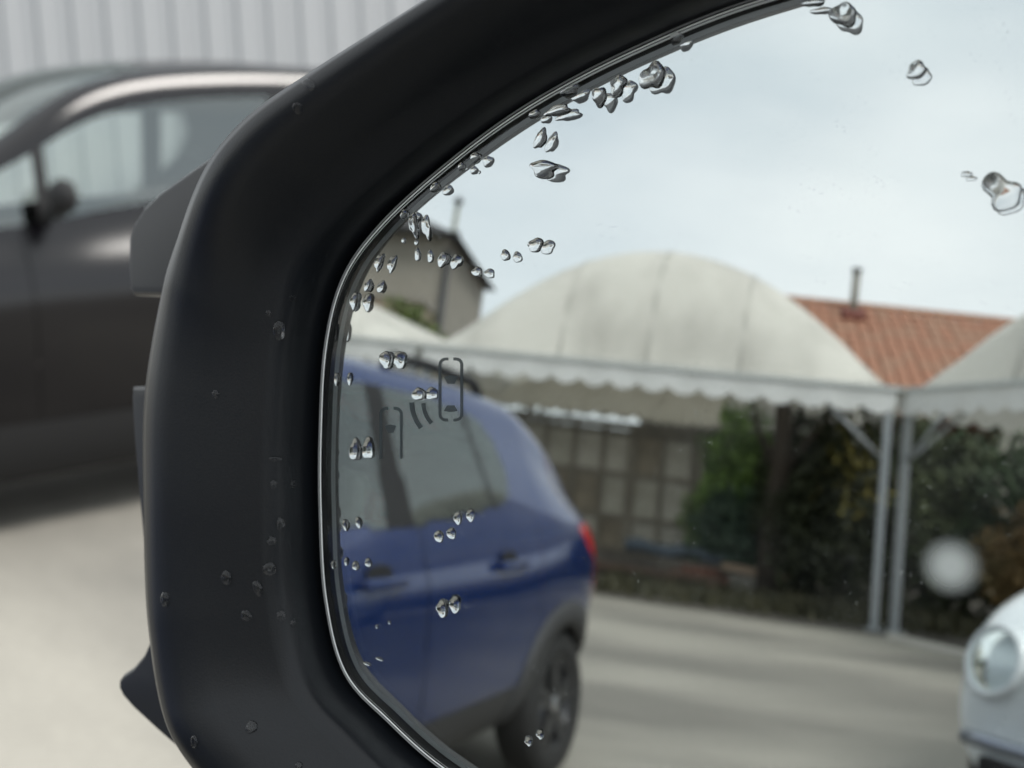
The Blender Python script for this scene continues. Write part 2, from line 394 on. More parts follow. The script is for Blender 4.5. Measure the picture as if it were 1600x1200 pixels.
GD = [
 (1318, 23, 17, 19, 0, 'large round drop hanging just inside the top edge of the glass'),
 (1432, 110, 13, 13, 0, 'lone drop in the open reflected sky right of the large top drop'),
 (1566, 300, 25, 24, .5, 'biggest dark-edged drop at the far right side of the glass'),
 (1272, 5, 14, 6, 0, 'flat half drop cut by the top edge beside the large round drop'),
 (1057, 60, 9, 11, 0, 'faint drop touching the upper rim above the cluster of drops'),
 (1020, 119, 18, 22, 0, 'largest drop of the cluster under the upper rim, rightmost of it'),
 (966, 134, 13, 16, -.3, 'round drop beside the largest one of the upper rim cluster'),
 (937, 151, 12, 15, .2, 'drop in the upper rim cluster, left of the round one'),
 (891, 143, 13, 11, -.5, 'drop half tucked under the upper rim left of the cluster'),
 (872, 173, 20, 9, -.25, 'long flat drop lying crosswise below the upper rim'),
 (836, 179, 9, 8, 0, 'small drop at the left tip of the long flat drop'),
 (845, 217, 9, 17, .2, 'tall narrow drop in the sky above the lip shaped drop'),
 (850, 264, 24, 13, .15, 'wide lip shaped drop with dark top in the reflected sky'),
 (744, 247, 9, 10, 0, 'drop at the rim just above the reflected metal pole'),
 (722, 261, 7, 7, 0, 'small drop on the rim lower left of the one above the pole'),
 (681, 293, 9, 9, 0, 'drop at the rim left of the top of the reflected pole'),
 (837, 383, 12, 12, 0, 'dark topped drop in the sky left of the reflected tent arch'),
 (790, 399, 8, 9, 0, 'pale drop in the sky between the pole and the dark topped drop'),
 (746, 425, 9, 8, .5, 'drop at the right eave corner of the reflected dark roof'),
 (694, 406, 11, 12, -.3, 'wide drop on the reflected dark roof near its right corner'),
 (653, 398, 6, 10, -.2, 'slim drop in the middle of the reflected dark roof'),
 (631, 376, 4, 5, 0, 'tiny drop on the reflected dark roof, smallest there'),
 (647, 352, 9, 18, -.35, 'tall curved drop over the sloping edge of the reflected dark roof'),
 (633, 336, 8, 9, 0, 'drop tucked against the rim above the reflected dark roof'),
 (593, 410, 7, 16, .3, 'long slanted drop at the left of the reflected dark roof'),
 (577, 447, 8, 11, .2, 'pale drop on the reflected house wall below the roof'),
 (556, 471, 11, 14, 0, 'greyish drop near the left rim beside the reflected house wall'),
 (605, 562, 12, 16, 0, 'bold drop above the reflected blue roof, left of the car symbols'),
 (655, 616, 12, 11, 0, 'drop touching the left line of the taller car symbol'),
 (527, 592, 6, 10, 0, 'narrow drop on the left glass edge level with the blue roof'),
 (556, 703, 13, 16, 0, 'bright bottomed drop left of the lower car symbol'),
 (541, 820, 7, 9, 0, 'drop above the blue door top line near the left edge'),
 (716, 809, 8, 10, .3, 'drop on the rear window base of the reflected blue car'),
 (686, 838, 9, 9, 0, 'round dark topped drop on the belt line of the blue car'),
 (556, 884, 7, 7, 0, 'small round drop on the pale shoulder of the blue front door'),
 (522, 882, 5, 7, 0, 'tiny drop on the glass edge level with the blue door shoulder'),
 (692, 950, 11, 14, 0, 'lone bright drop on the dark blue rear door'),
 (826, 1157, 6, 9, .2, 'thin drop over the reflected rear wheel at the bottom'),
 (574, 1037, 7, 3, 0, 'thin flat drop near the lower left curve of the glass'),
 (589, 979, 2.5, 3.5, 0, 'speck sized drop on the blue front door below its handle'),
 (730, 264, 2.5, 3, 0, 'speck sized drop in the sky right of the rim beside the pole'),
 (1510, 272, 8, 4, 0, 'faint flat drop in the sky left of the biggest drop'),
]
for i, (x, y, rx, ry, tl, lab) in enumerate(GD):
    p = glass_at(x, y); nl = Vector((p.x, p.y, p.z+MRAD)).normalized()
    k = (MMX @ p - CAM).length/FPX
    add_drop(MMX @ p, MMX.to_3x3() @ nl, rx*k*1.12, ry*k, -tl, (.33 if max(rx, ry) < 16 else .25), .05+.011*min(max(rx, ry), 18)*(1+abs(tl)), 100+i, lab, 'water drops on the mirror glass')
BD = [
 (483, 132, 13, 6, .5, 'flat drop on the very outer edge of the upper bezel'),
 (466, 169, 9, 8, 0, 'drop on the upper bezel just below the flat one at its edge'),
 (436, 516, 9, 16, 0, 'tall dark drop on the upper left face of the black bezel'),
 (457, 466, 5, 5, 0, 'tiny drop above the tall dark drop on the bezel'),
 (420, 490, 5, 5, 0, 'tiny drop upper left of the tall dark drop on the bezel'),
 (337, 616, 6, 6, 0, 'lone small drop halfway down the left face of the bezel'),
 (431, 717, 11, 4, 0, 'flat dash shaped drop on the bezel beside the reflected blue window'),
 (428, 757, 6, 7, 0, 'small round drop under the dash shaped drop'),
 (458, 757, 5, 7, 0, 'small drop near the inner bezel edge right of the round one'),
 (438, 818, 6, 11, .1, 'pear shaped drop on the bezel above the lower group'),
 (425, 845, 8, 7, 0, 'round drop just below the pear shaped drop'),
 (421, 889, 10, 11, .4, 'largest drop of the lower group on the bezel'),
 (354, 903, 9, 10, -.5, 'leftmost drop of the lower group on the bezel, slanted'),
 (403, 919, 8, 11, -.5, 'slanted drop below the largest one of the lower group'),
 (385, 962, 9, 8, 0, 'round drop at the bottom of the lower group'),
 (440, 962, 8, 8, 0, 'drop near the inner bezel edge at the bottom of the lower group'),
 (458, 973, 4, 6, 0, 'tiny drop at the inner bezel edge below the lower group'),
 (258, 936, 8, 9, 0, 'lone drop on the rounded outer side of the bezel'),
 (393, 1136, 9, 9, 0, 'bright ringed drop on the lower bezel curve'),
 (304, 1159, 6, 8, 0, 'drop at the bottom outer edge of the bezel'),
 (467, 1196, 6, 5, 0, 'drop cut by the bottom of the picture on the bezel'),
]
def bez_bvh():
    me = bezel.data; return BVHTree.FromPolygons([v.co.copy() for v in me.vertices], [tuple(p.vertices) for p in me.polygons])
BV = bez_bvh()
for i, (x, y, rx, ry, tl, lab) in enumerate(BD):
    d = MINV.to_3x3() @ cam_ray(x, y); hit = BV.ray_cast(CL, d)
    if hit[0] is None: print('no hit', x, y); continue
    n_ = hit[1] if hit[1].dot(d) < 0 else -hit[1]
    k = hit[3]/FPX
    c = max(.45, abs(n_.dot(d)))
    add_drop(MMX @ hit[0], MMX.to_3x3() @ n_, rx*k/c**.5, ry*k/c**.5, -tl, .38, .10, 300+i, lab, 'water drops on the black bezel')

# ------------------------------------------------------------------ ground
def ground():
    m = mat('yard_concrete', (.38, .36, .325), .85, bump=(60, .25, .004))
    nt = m.node_tree; b = nt.nodes['Principled BSDF']; N = nt.nodes.new; L = nt.links.new
    tc = N('ShaderNodeTexCoord'); mp = N('ShaderNodeMapping'); mp.inputs['Scale'].default_value = (.35, 1.1, 1); mp.inputs['Rotation'].default_value = (0, 0, R(8))
    n = N('ShaderNodeTexNoise'); n.inputs['Scale'].default_value = .8; n.inputs['Detail'].default_value = 6; n.inputs['Roughness'].default_value = .55
    r = N('ShaderNodeValToRGB'); e = r.color_ramp.elements; e[0].position = .38; e[0].color = (.215, .204, .18, 1); e[1].position = .62; e[1].color = (.375, .354, .308, 1)
    f = N('ShaderNodeTexNoise'); f.inputs['Scale'].default_value = 35; f.inputs['Detail'].default_value = 8
    mx = N('ShaderNodeMix'); mx.data_type = 'RGBA'; mx.blend_type = 'MULTIPLY'; mx.inputs['Factor'].default_value = .32
    L(tc.outputs['Object'], mp.inputs[0]); L(mp.outputs[0], n.inputs['Vector']); L(n.outputs['Fac'], r.inputs['Fac']); L(tc.outputs['Object'], f.inputs['Vector'])
    L(r.outputs['Color'], mx.inputs['A']); L(f.outputs['Fac'], mx.inputs['B']); L(mx.outputs['Result'], b.inputs['Base Color'])
    o = mesh_obj('ground', [(-600, -600, 0), (600, -600, 0), (600, 600, 0), (-600, 600, 0)], [(0, 1, 2, 3)], m, kind='structure')
ground()
def soil():
    m = mat('dark_soil', (.085, .078, .066), .95, var=(1.4, (.05, .046, .038), .35, .65), bump=(18, .5, .02))
    pts = [(-14, -11.9), (-8, -11.75), (-3.5, -11.4), (0, -10.9), (1.7, -10.75), (2.9, -10.0), (5, -8.6), (8, -8.2), (20, -9), (20, -34), (-24, -34), (-24, -12.4)]
    mesh_obj('soil_strip', [(x, y, .004) for x, y in pts], [tuple(range(len(pts)))], m, kind='structure', smooth=False)
soil()
def path_edge():
    m = mat('pale_edge', (.48, .46, .42), .8, bump=(40, .3, .004))
    v, f = [], []
    P = [(1.75, -10.5), (2.3, -9.8), (3.0, -8.9), (3.9, -8.25), (5.4, -7.8)]
    for i, (x, y) in enumerate(P): v += [(x, y, .06), (x+.07, y-.10, .06), (x, y, 0), (x+.07, y-.10, 0)]
    for i in range(len(P)-1):
        a, b = 4*i, 4*i+4; f += [(a, a+1, b+1, b), (a, b, b+2, a+2), (a+1, a+3, b+3, b+1)]
    mesh_obj('concrete_kerb', v, f, m, kind='structure', smooth=False)
path_edge()

# ------------------------------------------------------------------ cars
def split_body(me_verts, faces, mids, root, names, mats):
    """one object per material index and connected island"""
    by = {}
    for f, k in zip(faces, mids): by.setdefault(k, []).append(f)
    made = {}
    for k, fl in by.items():
        adj = {}
        for fi, f in enumerate(fl):
            for v in f: adj.setdefault(v, []).append(fi)
        seen = set(); isl = []
        for s in range(len(fl)):
            if s in seen: continue
            st = [s]; seen.add(s); comp = []
            while st:
                a = st.pop(); comp.append(a)
                for v in fl[a]:
                    for b in adj[v]:
                        if b not in seen: seen.add(b); st.append(b)
            isl.append(comp)
        if names[k] in ('cladding', 'wheel_arch', 'underbody'): isl = [[a for c in isl for a in c]]
        for comp in isl:
            vm = {}; vv = []; ff = []
            for a in comp:
                g = []
                for v in fl[a]:
                    if v not in vm: vm[v] = len(vv); vv.append(me_verts[v])
                    g.append(vm[v])
                ff.append(tuple(g))
            nm_ = names[k] if names[k] != 'body' or len(comp) == max(map(len, isl)) else 'body_panel'
            o = mesh_obj(nm_, vv, ff, mats[k], root); made.setdefault(names[k], []).append(o)
            if names[k].endswith('door'):     # a real gap round each door
                bm = bmesh.new(); bm.from_mesh(o.data)
                g = bmesh.ops.inset_region(bm, faces=bm.faces[:], thickness=.004, use_boundary=True)
                bmesh.ops.delete(bm, geom=g['faces'], context='FACES'); bm.to_mesh(o.data); bm.free(); o.data.shade_smooth()
    return made

def make_wheel(root, loc, r, wd, side, bright=False):
    w = bpy.data.objects.new('wheel', None); COL.objects.link(w); w.parent = root; w.location = loc; w.empty_display_size = .1
    p = [(-wd/2+.02, r*.62), (-wd/2, r*.70), (-wd/2, r*.88), (-wd/2+.025, r*.975), (-wd/2+.05, r), (wd/2-.05, r), (wd/2-.025, r*.975), (wd/2, r*.88), (wd/2, r*.70), (wd/2-.02, r*.62)]
    v, f = lathe(p, 48); mesh_obj('tyre', v, f, M_rubber, w)
    v, f = lathe([(side*wd*.38, r*.66), (side*wd*.42, r*.62), (side*wd*.36, r*.585), (-side*wd*.3, r*.56), (-side*wd*.3, 0.01)], 40); mesh_obj('rim', v, f, M_rim, w)
    bm = bmesh.new()
    for k in range(5):
        for d in (-.16, .16):
            a = 2*math.pi*k/5+d; rot = Matrix.Rotation(a, 3, 'X')
            add_box(bm, rot @ Vector((side*wd*.34, 0, r*.33)), (.03, .035, r*.56), rot)
    s = bm_obj('spokes', bm, M_rimface if bright else M_rim, w); s.name = 'spoke_wheel_face'
    v, f = lathe([(side*wd*.44, .002), (side*wd*.43, .035), (side*wd*.30, .05)], 16); mesh_obj('hub_cap', v, f, M_rimface, w)

M_seat_light = mat('pale_seat_cloth', (.24, .24, .235), .9)
M_liner = mat('headliner_grey', (.75, .75, .72), .9)
def make_seat(root, x, y, z=.38, M_seat=M_seat):
    bm = bmesh.new(); add_box(bm, (x, y+.22, z+.05), (.48, .50, .14), None, .04)
    add_box(bm, (x, y-.10, z+.38), (.46, .13, .60), Matrix.Rotation(R(14), 3, 'X'), .045)
    s = bm_obj('seat', bm, M_seat, root, True)
    bm = bmesh.new(); add_box(bm, (x, y-.20, z+.80), (.25, .10, .17), Matrix.Rotation(R(10), 3, 'X'), .04); bm_obj('headrest', bm, M_seat, s, True)

def inside(x, y, poly):
    r = False; n = len(poly)
    for i in range(n):
        (x0, y0), (x1, y1) = poly[i], poly[i-1]
        if (y0 > y) != (y1 > y) and x < (x1-x0)*(y-y0)/(y1-y0)+x0: r = not r
    return r

def build_car(name, label, spec, loc, az, paint, group=None, handles=True):
    root = thing(name, label, 'car', loc, az, group)
    ST = spec['st']; K = 11; ns = len(ST)
    # station: y, zf, wr, zr, w1, z1, w2, z2, w3, z3, w4, zb, w5, zw, w6, zs, zt
    V = []; F = []; MI = []
    half = []
    for s in ST:
        y, zf, wr, zr, w1, z1, w2, z2, w3, z3, w4, zb, w5, zw, w6, zs, zt = s
        half.append([(0, zf), (wr*.86, zf), (wr, zr), (w1, z1), (w2, z2), (w3, z3), (w4, zb), (w5, zw), (w6, zs), (w6*.55, zs+(zt-zs)*.80), (0, zt)])
    ring = 2*K-2
    for i, s in enumerate(ST):
        off = spec.get('bow', lambda x, y, z: 0)
        for k in range(K): x, z = half[i][k]; V.append((x, s[0]-off(x, s[0], z), z))
        for k in range(K-2, 0, -1): x, z = half[i][k]; V.append((-x, s[0]-off(x, s[0], z), z))
    for i in range(ns-1):
        for k in range(ring):
            a = i*ring+k; b = i*ring+(k+1) % ring
            F.append((a, b, b+ring, a+ring)); kk = k if k < K-1 else ring-1-k
            MI.append(spec['mi'](i, kk, ST))
    for i, rev in ((0, False), (ns-1, True)):
        for k in range(K-1):
            l0 = i*ring+k; l1 = i*ring+k+1; r0 = i*ring+(ring-k) % ring; r1 = i*ring+(ring-k-1) % ring
            q = [l0, l1, r1, r0]; q = [v for j, v in enumerate(q) if v not in q[:j]]
            if len(q) < 3: continue
            F.append(tuple(q[::-1] if rev else q)); MI.append(spec['cap'](0 if i == 0 else 1, k))
    me = bpy.data.meshes.new('tmp'); me.from_pydata(V, [], F); me.update()
    for k in range(12): me.materials.append(bpy.data.materials[0])
    for p, k in zip(me.polygons, MI): p.material_index = k
    bm = bmesh.new(); bm.from_mesh(me); bmesh.ops.recalc_face_normals(bm, faces=bm.faces); bm.to_mesh(me); bm.free()
    tmp = bpy.data.objects.new('tmp', me); COL.objects.link(tmp)
    sd = tmp.modifiers.new('s', 'SUBSURF'); sd.levels = spec.get('lev', 3); sd.render_levels = spec.get('lev', 3)
    dg = bpy.context.evaluated_depsgraph_get(); ev = tmp.evaluated_get(dg); m2 = bpy.data.meshes.new_from_object(ev)
    verts = [v.co.copy() for v in m2.vertices]; polys = [tuple(p.vertices) for p in m2.polygons]
    bvh = BVHTree.FromPolygons(verts, polys)
    # wheel wells
    wells = spec['wells']; wr_ = spec['well_r']
    cut = bmesh.new()
    for (wy, wz) in wells:
        for sx in (-1, 1):
            r = bmesh.ops.create_cone(cut, cap_ends=True, segments=56, radius1=wr_, radius2=wr_, depth=.7)
            bmesh.ops.rotate(cut, cent=(0, 0, 0), matrix=Matrix.Rotation(R(90), 3, 'Y'), verts=r['verts'])
            bmesh.ops.translate(cut, vec=(sx*.90, wy, wz), verts=r['verts'])
    cm = bpy.data.meshes.new('cut'); cut.to_mesh(cm); cut.free(); co = bpy.data.objects.new('cut', cm); COL.objects.link(co)
    tmp.modifiers.clear(); tmp.data = m2
    bo = tmp.modifiers.new('b', 'BOOLEAN'); bo.operation = 'DIFFERENCE'; bo.object = co; bo.solver = 'EXACT'
    dg = bpy.context.evaluated_depsgraph_get(); m3 = bpy.data.meshes.new_from_object(tmp.evaluated_get(dg))
    vv = [v.co.copy() for v in m3.vertices]; ff = []; mm = []
    for p in m3.polygons:
        c = p.center; k = p.material_index
        for (wy, wz) in wells:
            if math.hypot(c.y-wy, c.z-wz) < wr_+.004 and abs(c.x) < .99:
                k = 9
        if k == 2:
            k = 2 if any(abs(c.y-py) < hw for py, hw in spec.get('pillars', [(-.815, .022), (-.01, .055)])) else 1
        if abs(c.x) > .55 and k in (0, 1, 2, 4, 5, 6, 10):
            for kk, poly in spec.get('side_polys', ()):
                if inside(c.y, c.z, poly): k = kk; break
        ff.append(tuple(p.vertices)); mm.append(k)
    for o in (tmp, co): bpy.data.objects.remove(o)
    names = {0: 'body', 1: 'window', 2: 'pillar_trim', 3: 'cladding', 4: 'tail_light', 5: 'front_door', 6: 'rear_door', 7: 'windscreen', 8: 'headlight', 9: 'wheel_arch', 10: 'roof', 11: 'rear_window'}
    mats = {0: paint, 1: M_glass, 2: M_dark, 3: spec.get('clad', M_clad), 4: M_red, 5: paint, 6: paint, 7: M_glass, 8: M_clear, 9: M_dark, 10: spec.get('roof_paint', paint), 11: M_glass}
    made = split_body(vv, ff, mm, root, names, mats)
    def surf(side, y, z):
        h = bvh.ray_cast(Vector((side*1.6, y, z)), Vector((-side, 0, 0)))
        return h[0] if h[0] is not None else Vector((side*.85, y, z))
    # wheels and wheel arch mouldings
    for (wy, wz) in wells:
        for sx in (-1, 1):
            xs = abs(surf(sx, wy, wz+wr_+.03).x)
            make_wheel(root, (sx*(xs-.125), wy, spec['wheel_r']), spec['wheel_r'], .205, sx, spec.get('bright', False))
            if spec.get('mould', True):
                va, fa = [], []; n = 26; mw = spec.get('mould_w', 0)
                for q in range(n+1):
                    a = R(-8+174*q/n)
                    for rr, dx in ((wr_-.015, -.03), (wr_-.012, .014), (wr_+.03, .020), (wr_+.062+mw, .012), (wr_+.066+mw, -.012)):
                        yy, zz = wy+rr*math.cos(a), wz+rr*math.sin(a); p = surf(sx, wy+(wr_+.03)*math.cos(a) if rr < wr_+.03 else yy, max(wz+max(rr, wr_+.03)*math.sin(a), .24)); va.append((p.x+sx*dx, yy, zz))
                for q in range(n):
                    for j in range(4): fa.append((q*5+j, q*5+j+1, q*5+6+j, q*5+5+j))
                mesh_obj('arch_moulding', va, fa, spec.get('clad', M_clad), root)
    # door handles and mirrors
    for (hy, hz, dname) in spec['handles']:
        for sx in (-1, 1):
            p = surf(sx, hy, hz); bm = bmesh.new(); add_box(bm, (p.x+sx*.026, hy, hz), (.024, .24, .036), None, .009)
            add_box(bm, (p.x+sx*.008, hy+.08, hz), (.03, .03, .026)); add_box(bm, (p.x+sx*.008, hy-.08, hz), (.03, .03, .026))
            d = [o for o in made.get(dname, []) if sum(v.co.x for v in o.data.vertices)*sx > 0]
            h = bm_obj('handle', bm, paint, d[0] if d else root, True)
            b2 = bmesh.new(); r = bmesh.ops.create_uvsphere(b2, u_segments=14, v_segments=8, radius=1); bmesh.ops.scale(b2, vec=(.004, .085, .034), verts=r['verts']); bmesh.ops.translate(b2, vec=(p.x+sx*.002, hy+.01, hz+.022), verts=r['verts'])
            bm_obj('recess_shade', b2, M_dark, d[0] if d else root, True)  # flat black disc; the hollow's shade is put into its colour
    my, mz = spec['mirror']
    for sx in spec.get('mirror_sides', (-1, 1)):
        p = surf(sx, my, mz-.06); bm = bmesh.new()
        r = bmesh.ops.create_icosphere(bm, subdivisions=3, radius=1); bmesh.ops.scale(bm, vec=tuple(q*spec.get('mirror_size', 1) for q in (.115, .065, .085)), verts=r['verts'])
        for v in r['verts']: v.co.y = max(v.co.y, -.03)
        bmesh.ops.translate(bm, vec=(p.x+sx*.15, my, mz+.02), verts=r['verts'])
        add_box(bm, (p.x+sx*.03, my, mz-.04), (.12, .05, .05), None, .012)
        bm_obj('door_mirror', bm, spec.get('mirror_mat', M_dark), root, True)
    for sx in (-1, 1):
        make_seat(root, sx*.38, spec.get('seat_y', -.05), spec.get('seat_z', .38), spec.get('seat_mat', M_seat))
    bm = bmesh.new(); add_box(bm, (0, spec.get('seat_y', -.05)-.65, .48), (1.25, .5, .16), None, .05); add_box(bm, (0, spec.get('seat_y', -.05)-.92, .76), (1.25, .14, .56), Matrix.Rotation(R(14), 3, 'X'), .05)
    rs = bm_obj('rear_seat', bm, spec.get('seat_mat', M_seat), root, True)
    ly0, ly1 = -1.15, .02; lz = min(q[15] for q in ST if ly0 < q[0] < ly1)-.035
    bm = bmesh.new(); add_box(bm, (0, (ly0+ly1)/2, lz), (1.0, ly1-ly0, .02), None, .006); bm_obj('headliner', bm, M_liner, root)
    for x in (-.4, .4):
        bm = bmesh.new(); add_box(bm, (x, spec.get('seat_y', -.05)-1.02, 1.10), (.25, .09, .14), None, .035); bm_obj('headrest', bm, M_seat, rs, True)
    return root, made, surf

# station columns:       y     zf   wr   zr    w1   z1    w2   z2    w3   z3    w4   zb    w5   zw    w6   zs    zt
def hatch_spec(Lk=1.0, up=0.0, roof=1.50, belt=1.0):
    d = roof-1.50; b = belt-1.0
    st = [
     (-2.04, .42, .55, .46, .62, .52, .66, .62, .66, .72, .64, .80, .60, .86, .52, .90, .92),
     (-2.00, .34, .60, .38, .70, .48, .84, .64, .84, .78, .81, .93+b, .70, .97+b, .62, 1.00+b, 1.04+b),
     (-1.88, .26, .72, .31, .84, .44, .87, .64, .87, .82, .835, .98+b, .72, 1.03+b, .64, 1.08+b, 1.17+b),
     (-1.62, .24, .75, .30, .86, .42, .895, .64, .90, .84, .85, 1.02+b, .73, 1.12+d, .665, 1.21+d, 1.33+d),
     (-1.28, .23, .76, .29, .86, .40, .885, .64, .885, .84, .80, 1.035+b, .695, 1.30+d, .635, 1.40+d, 1.45+d),
     (-1.20, .23, .76, .29, .86, .40, .885, .64, .885, .84, .80, 1.035+b, .69, 1.325+d, .63, 1.42+d, 1.465+d),
     (-.835, .22, .76, .28, .85, .39, .875, .63, .875, .84, .80, 1.03+b, .685, 1.405+d, .62, 1.462+d, 1.493+d),
     (-.80, .22, .76, .28, .85, .39, .875, .63, .875, .84, .80, 1.028+b, .685, 1.408+d, .62, 1.465+d, 1.496+d),
     (-.08, .22, .76, .28, .85, .38, .87, .62, .87, .83, .795, 1.00+b, .68, 1.415+d, .61, 1.475+d, 1.505+d),
     (.06, .22, .76, .28, .85, .38, .87, .62, .87, .83, .795, .995+b, .68, 1.41+d, .61, 1.47+d, 1.50+d),
     (.32, .22, .76, .28, .85, .38, .87, .62, .87, .82, .795, .985+b, .69, 1.36+d*.9, .62, 1.43+d*.9, 1.455+d*.9),
     (.62, .22, .76, .28, .85, .39, .87, .62, .87, .81, .80, .97+b, .735, 1.215+d*.6, .67, 1.265+d*.6, 1.30+d*.6),
     (.92, .22, .76, .28, .85, .39, .875, .62, .87, .80, .84, .955+b, .77, 1.02+b, .70, 1.07+b, 1.11+b),
     (1.05, .22, .76, .28, .86, .40, .88, .62, .87, .79, .84, .90+b, .76, .965+b, .66, .995+b, 1.01+b),
     (1.45, .23, .76, .29, .86, .42, .88, .62, .86, .77, .82, .85+b, .74, .90+b, .62, .925+b, .94+b),
     (1.80, .25, .72, .31, .82, .42, .84, .58, .82, .72, .78, .78+b*.8, .70, .83+b*.8, .60, .86+b*.8, .875+b*.8),
     (1.98, .28, .62, .33, .74, .42, .76, .55, .74, .66, .70, .70+b*.5, .62, .735+b*.5, .54, .76+b*.5, .77+b*.5),
     (2.04, .36, .52, .40, .62, .45, .64, .53, .62, .60, .60, .63+b*.3, .54, .66+b*.3, .48, .675+b*.3, .68+b*.3)]
    def mi(i, k, ST):
        y0, y1 = ST[i][0], ST[i+1][0]; yc = (y0+y1)/2
        if k == 6:
            if -1.2 < yc < -.84 or -.80 < yc < -.08 or .06 < yc < .92: return 1
            if -.84 < yc < -.80 or -.08 < yc < .06: return 2
        if k in (8, 9) and .06 < yc < .92: return 7
        if k in (8, 9) and -1.88 < yc < -1.28: return 11
        if k in (1, 2): return 3
        if k == 0: return 9
        if k in (3, 4, 5):
            if -.80 < yc < -.08 or (-1.2 < yc < -.80): return 6
            if -.08 < yc < .92: return 5
            if (yc < -1.88 and k in (4, 5)) or (-1.88 < yc < -1.62 and k == 5 and False): return 4
            if yc > 1.80 and k in (4, 5): return 8
        if k in (7, 8, 9) and -1.28 < yc < .06: return 10
        return 0
    def cap(end, k):
        if k in (1, 2): return 3
        return 0
    def bow(x, y, z): return .16*x*x*max(0, min(1, (y-1.3)/.4)) - .05*x*x*max(0, min(1, (-1.6-y)/.3))
    return dict(st=st, mi=mi, cap=cap, bow=bow, wells=[(-1.36, .335), (1.27, .335)], well_r=.40, wheel_r=.345,
                handles=[(.02, .83, 'front_door'), (-.93, .855, 'rear_door')], mirror=(.72, 1.02+b))
blue_spec = hatch_spec(roof=1.535, belt=1.015)
def lift(sp, dz):
    st = []
    for q in sp['st']:
        q = list(q)
        for j in (1, 3, 5, 7, 9, 11, 13, 15, 16): q[j] += dz*(.1 if j < 4 else .45 if j == 5 else 1)
        st.append(tuple(q))
    sp['st'] = st
    sp['side_polys'] = [(k, [(y, z+dz) for y, z in p]) for k, p in sp.get('side_polys', ())]
    sp['handles'] = [(y, z+dz, d) for y, z, d in sp['handles']]; sp['mirror'] = (sp['mirror'][0], sp['mirror'][1]+dz)
def blue_setup(sp):
    st = [list(q) for q in sp['st']]
    for q in st:
        y = q[0]
        if -1.29 < y < .9: q[12] -= .062; q[14] -= .05 if y > -.5 else .025; q[15] += .015*(y < -.5)
        if y == -1.88: q[8:] = [.885, .84, .850, .985, .72, 1.07, .665, 1.15, 1.22]
        if y == -1.62: q[8:] = [.905, .86, .865, 1.01, .70, 1.17, .675, 1.365, 1.42]
        if y == -1.28: q[8:] = [.900, .86, .850, 1.02, .665, 1.32, .64, 1.48, 1.515]
        if y == -1.20: q[8:] = [.895, .86, .830, 1.02, .65, 1.35, .63, 1.49, 1.52]
    sp['st'] = [tuple(q) for q in st]
    base = sp['mi']
    sp['mi'] = lambda i, k, ST: 0 if k == 6 else base(i, k, ST)
    sp['side_polys'] = [(1, [(.98, 1.0), (.03, .985), (-.01, 1.425), (.24, 1.41), (.46, 1.335)]),
        (1, [(-.15, .99), (-.12, 1.43), (-.49, 1.425), (-.70, 1.41), (-.80, 1.055)]),
        (1, [(-.735, 1.405), (-.86, 1.385), (-.96, 1.31), (-1.005, 1.21), (-.985, 1.13), (-.93, 1.08), (-.83, 1.06)]),
        (2, [(.03, .985), (-.01, 1.425), (-.12, 1.43), (-.15, .99)]), (2, [(-.70, 1.41), (-.735, 1.405), (-.83, 1.06), (-.80, 1.055)]),
        (4, [(-1.62, .975), (-1.75, 1.005), (-2.08, .95), (-2.08, .78), (-1.90, .78), (-1.72, .88)])]
    sp['seat_mat'] = M_seat_light
    sp['lev'] = 4; sp['mould_w'] = .03; sp['wells'] = [(-1.47, .325), (1.27, .325)]; sp['well_r'] = .385; sp['wheel_r'] = .335
    sp['handles'] = [(.13, .83, 'front_door'), (-.84, .845, 'rear_door')]
blue_setup(blue_spec); lift(blue_spec, .14)
build_car('blue_car', 'glossy dark blue hatchback with grey wheel arches reflected beside the left rim', blue_spec, (-1.83, -2.92, 0), 12, M_blue)
bcar = bpy.data.objects['blue_car']
for sx in (-1, 1): tube('roof_rail', [Vector((sx*.53, -.25, 1.635)), Vector((sx*.53, -.31, 1.685)), Vector((sx*.53, -.6, 1.695)), Vector((sx*.53, -1.0, 1.68)), Vector((sx*.53, -1.08, 1.63))], .022, M_dark, bcar, 10)
blk = hatch_spec(roof=1.70, belt=1.06)
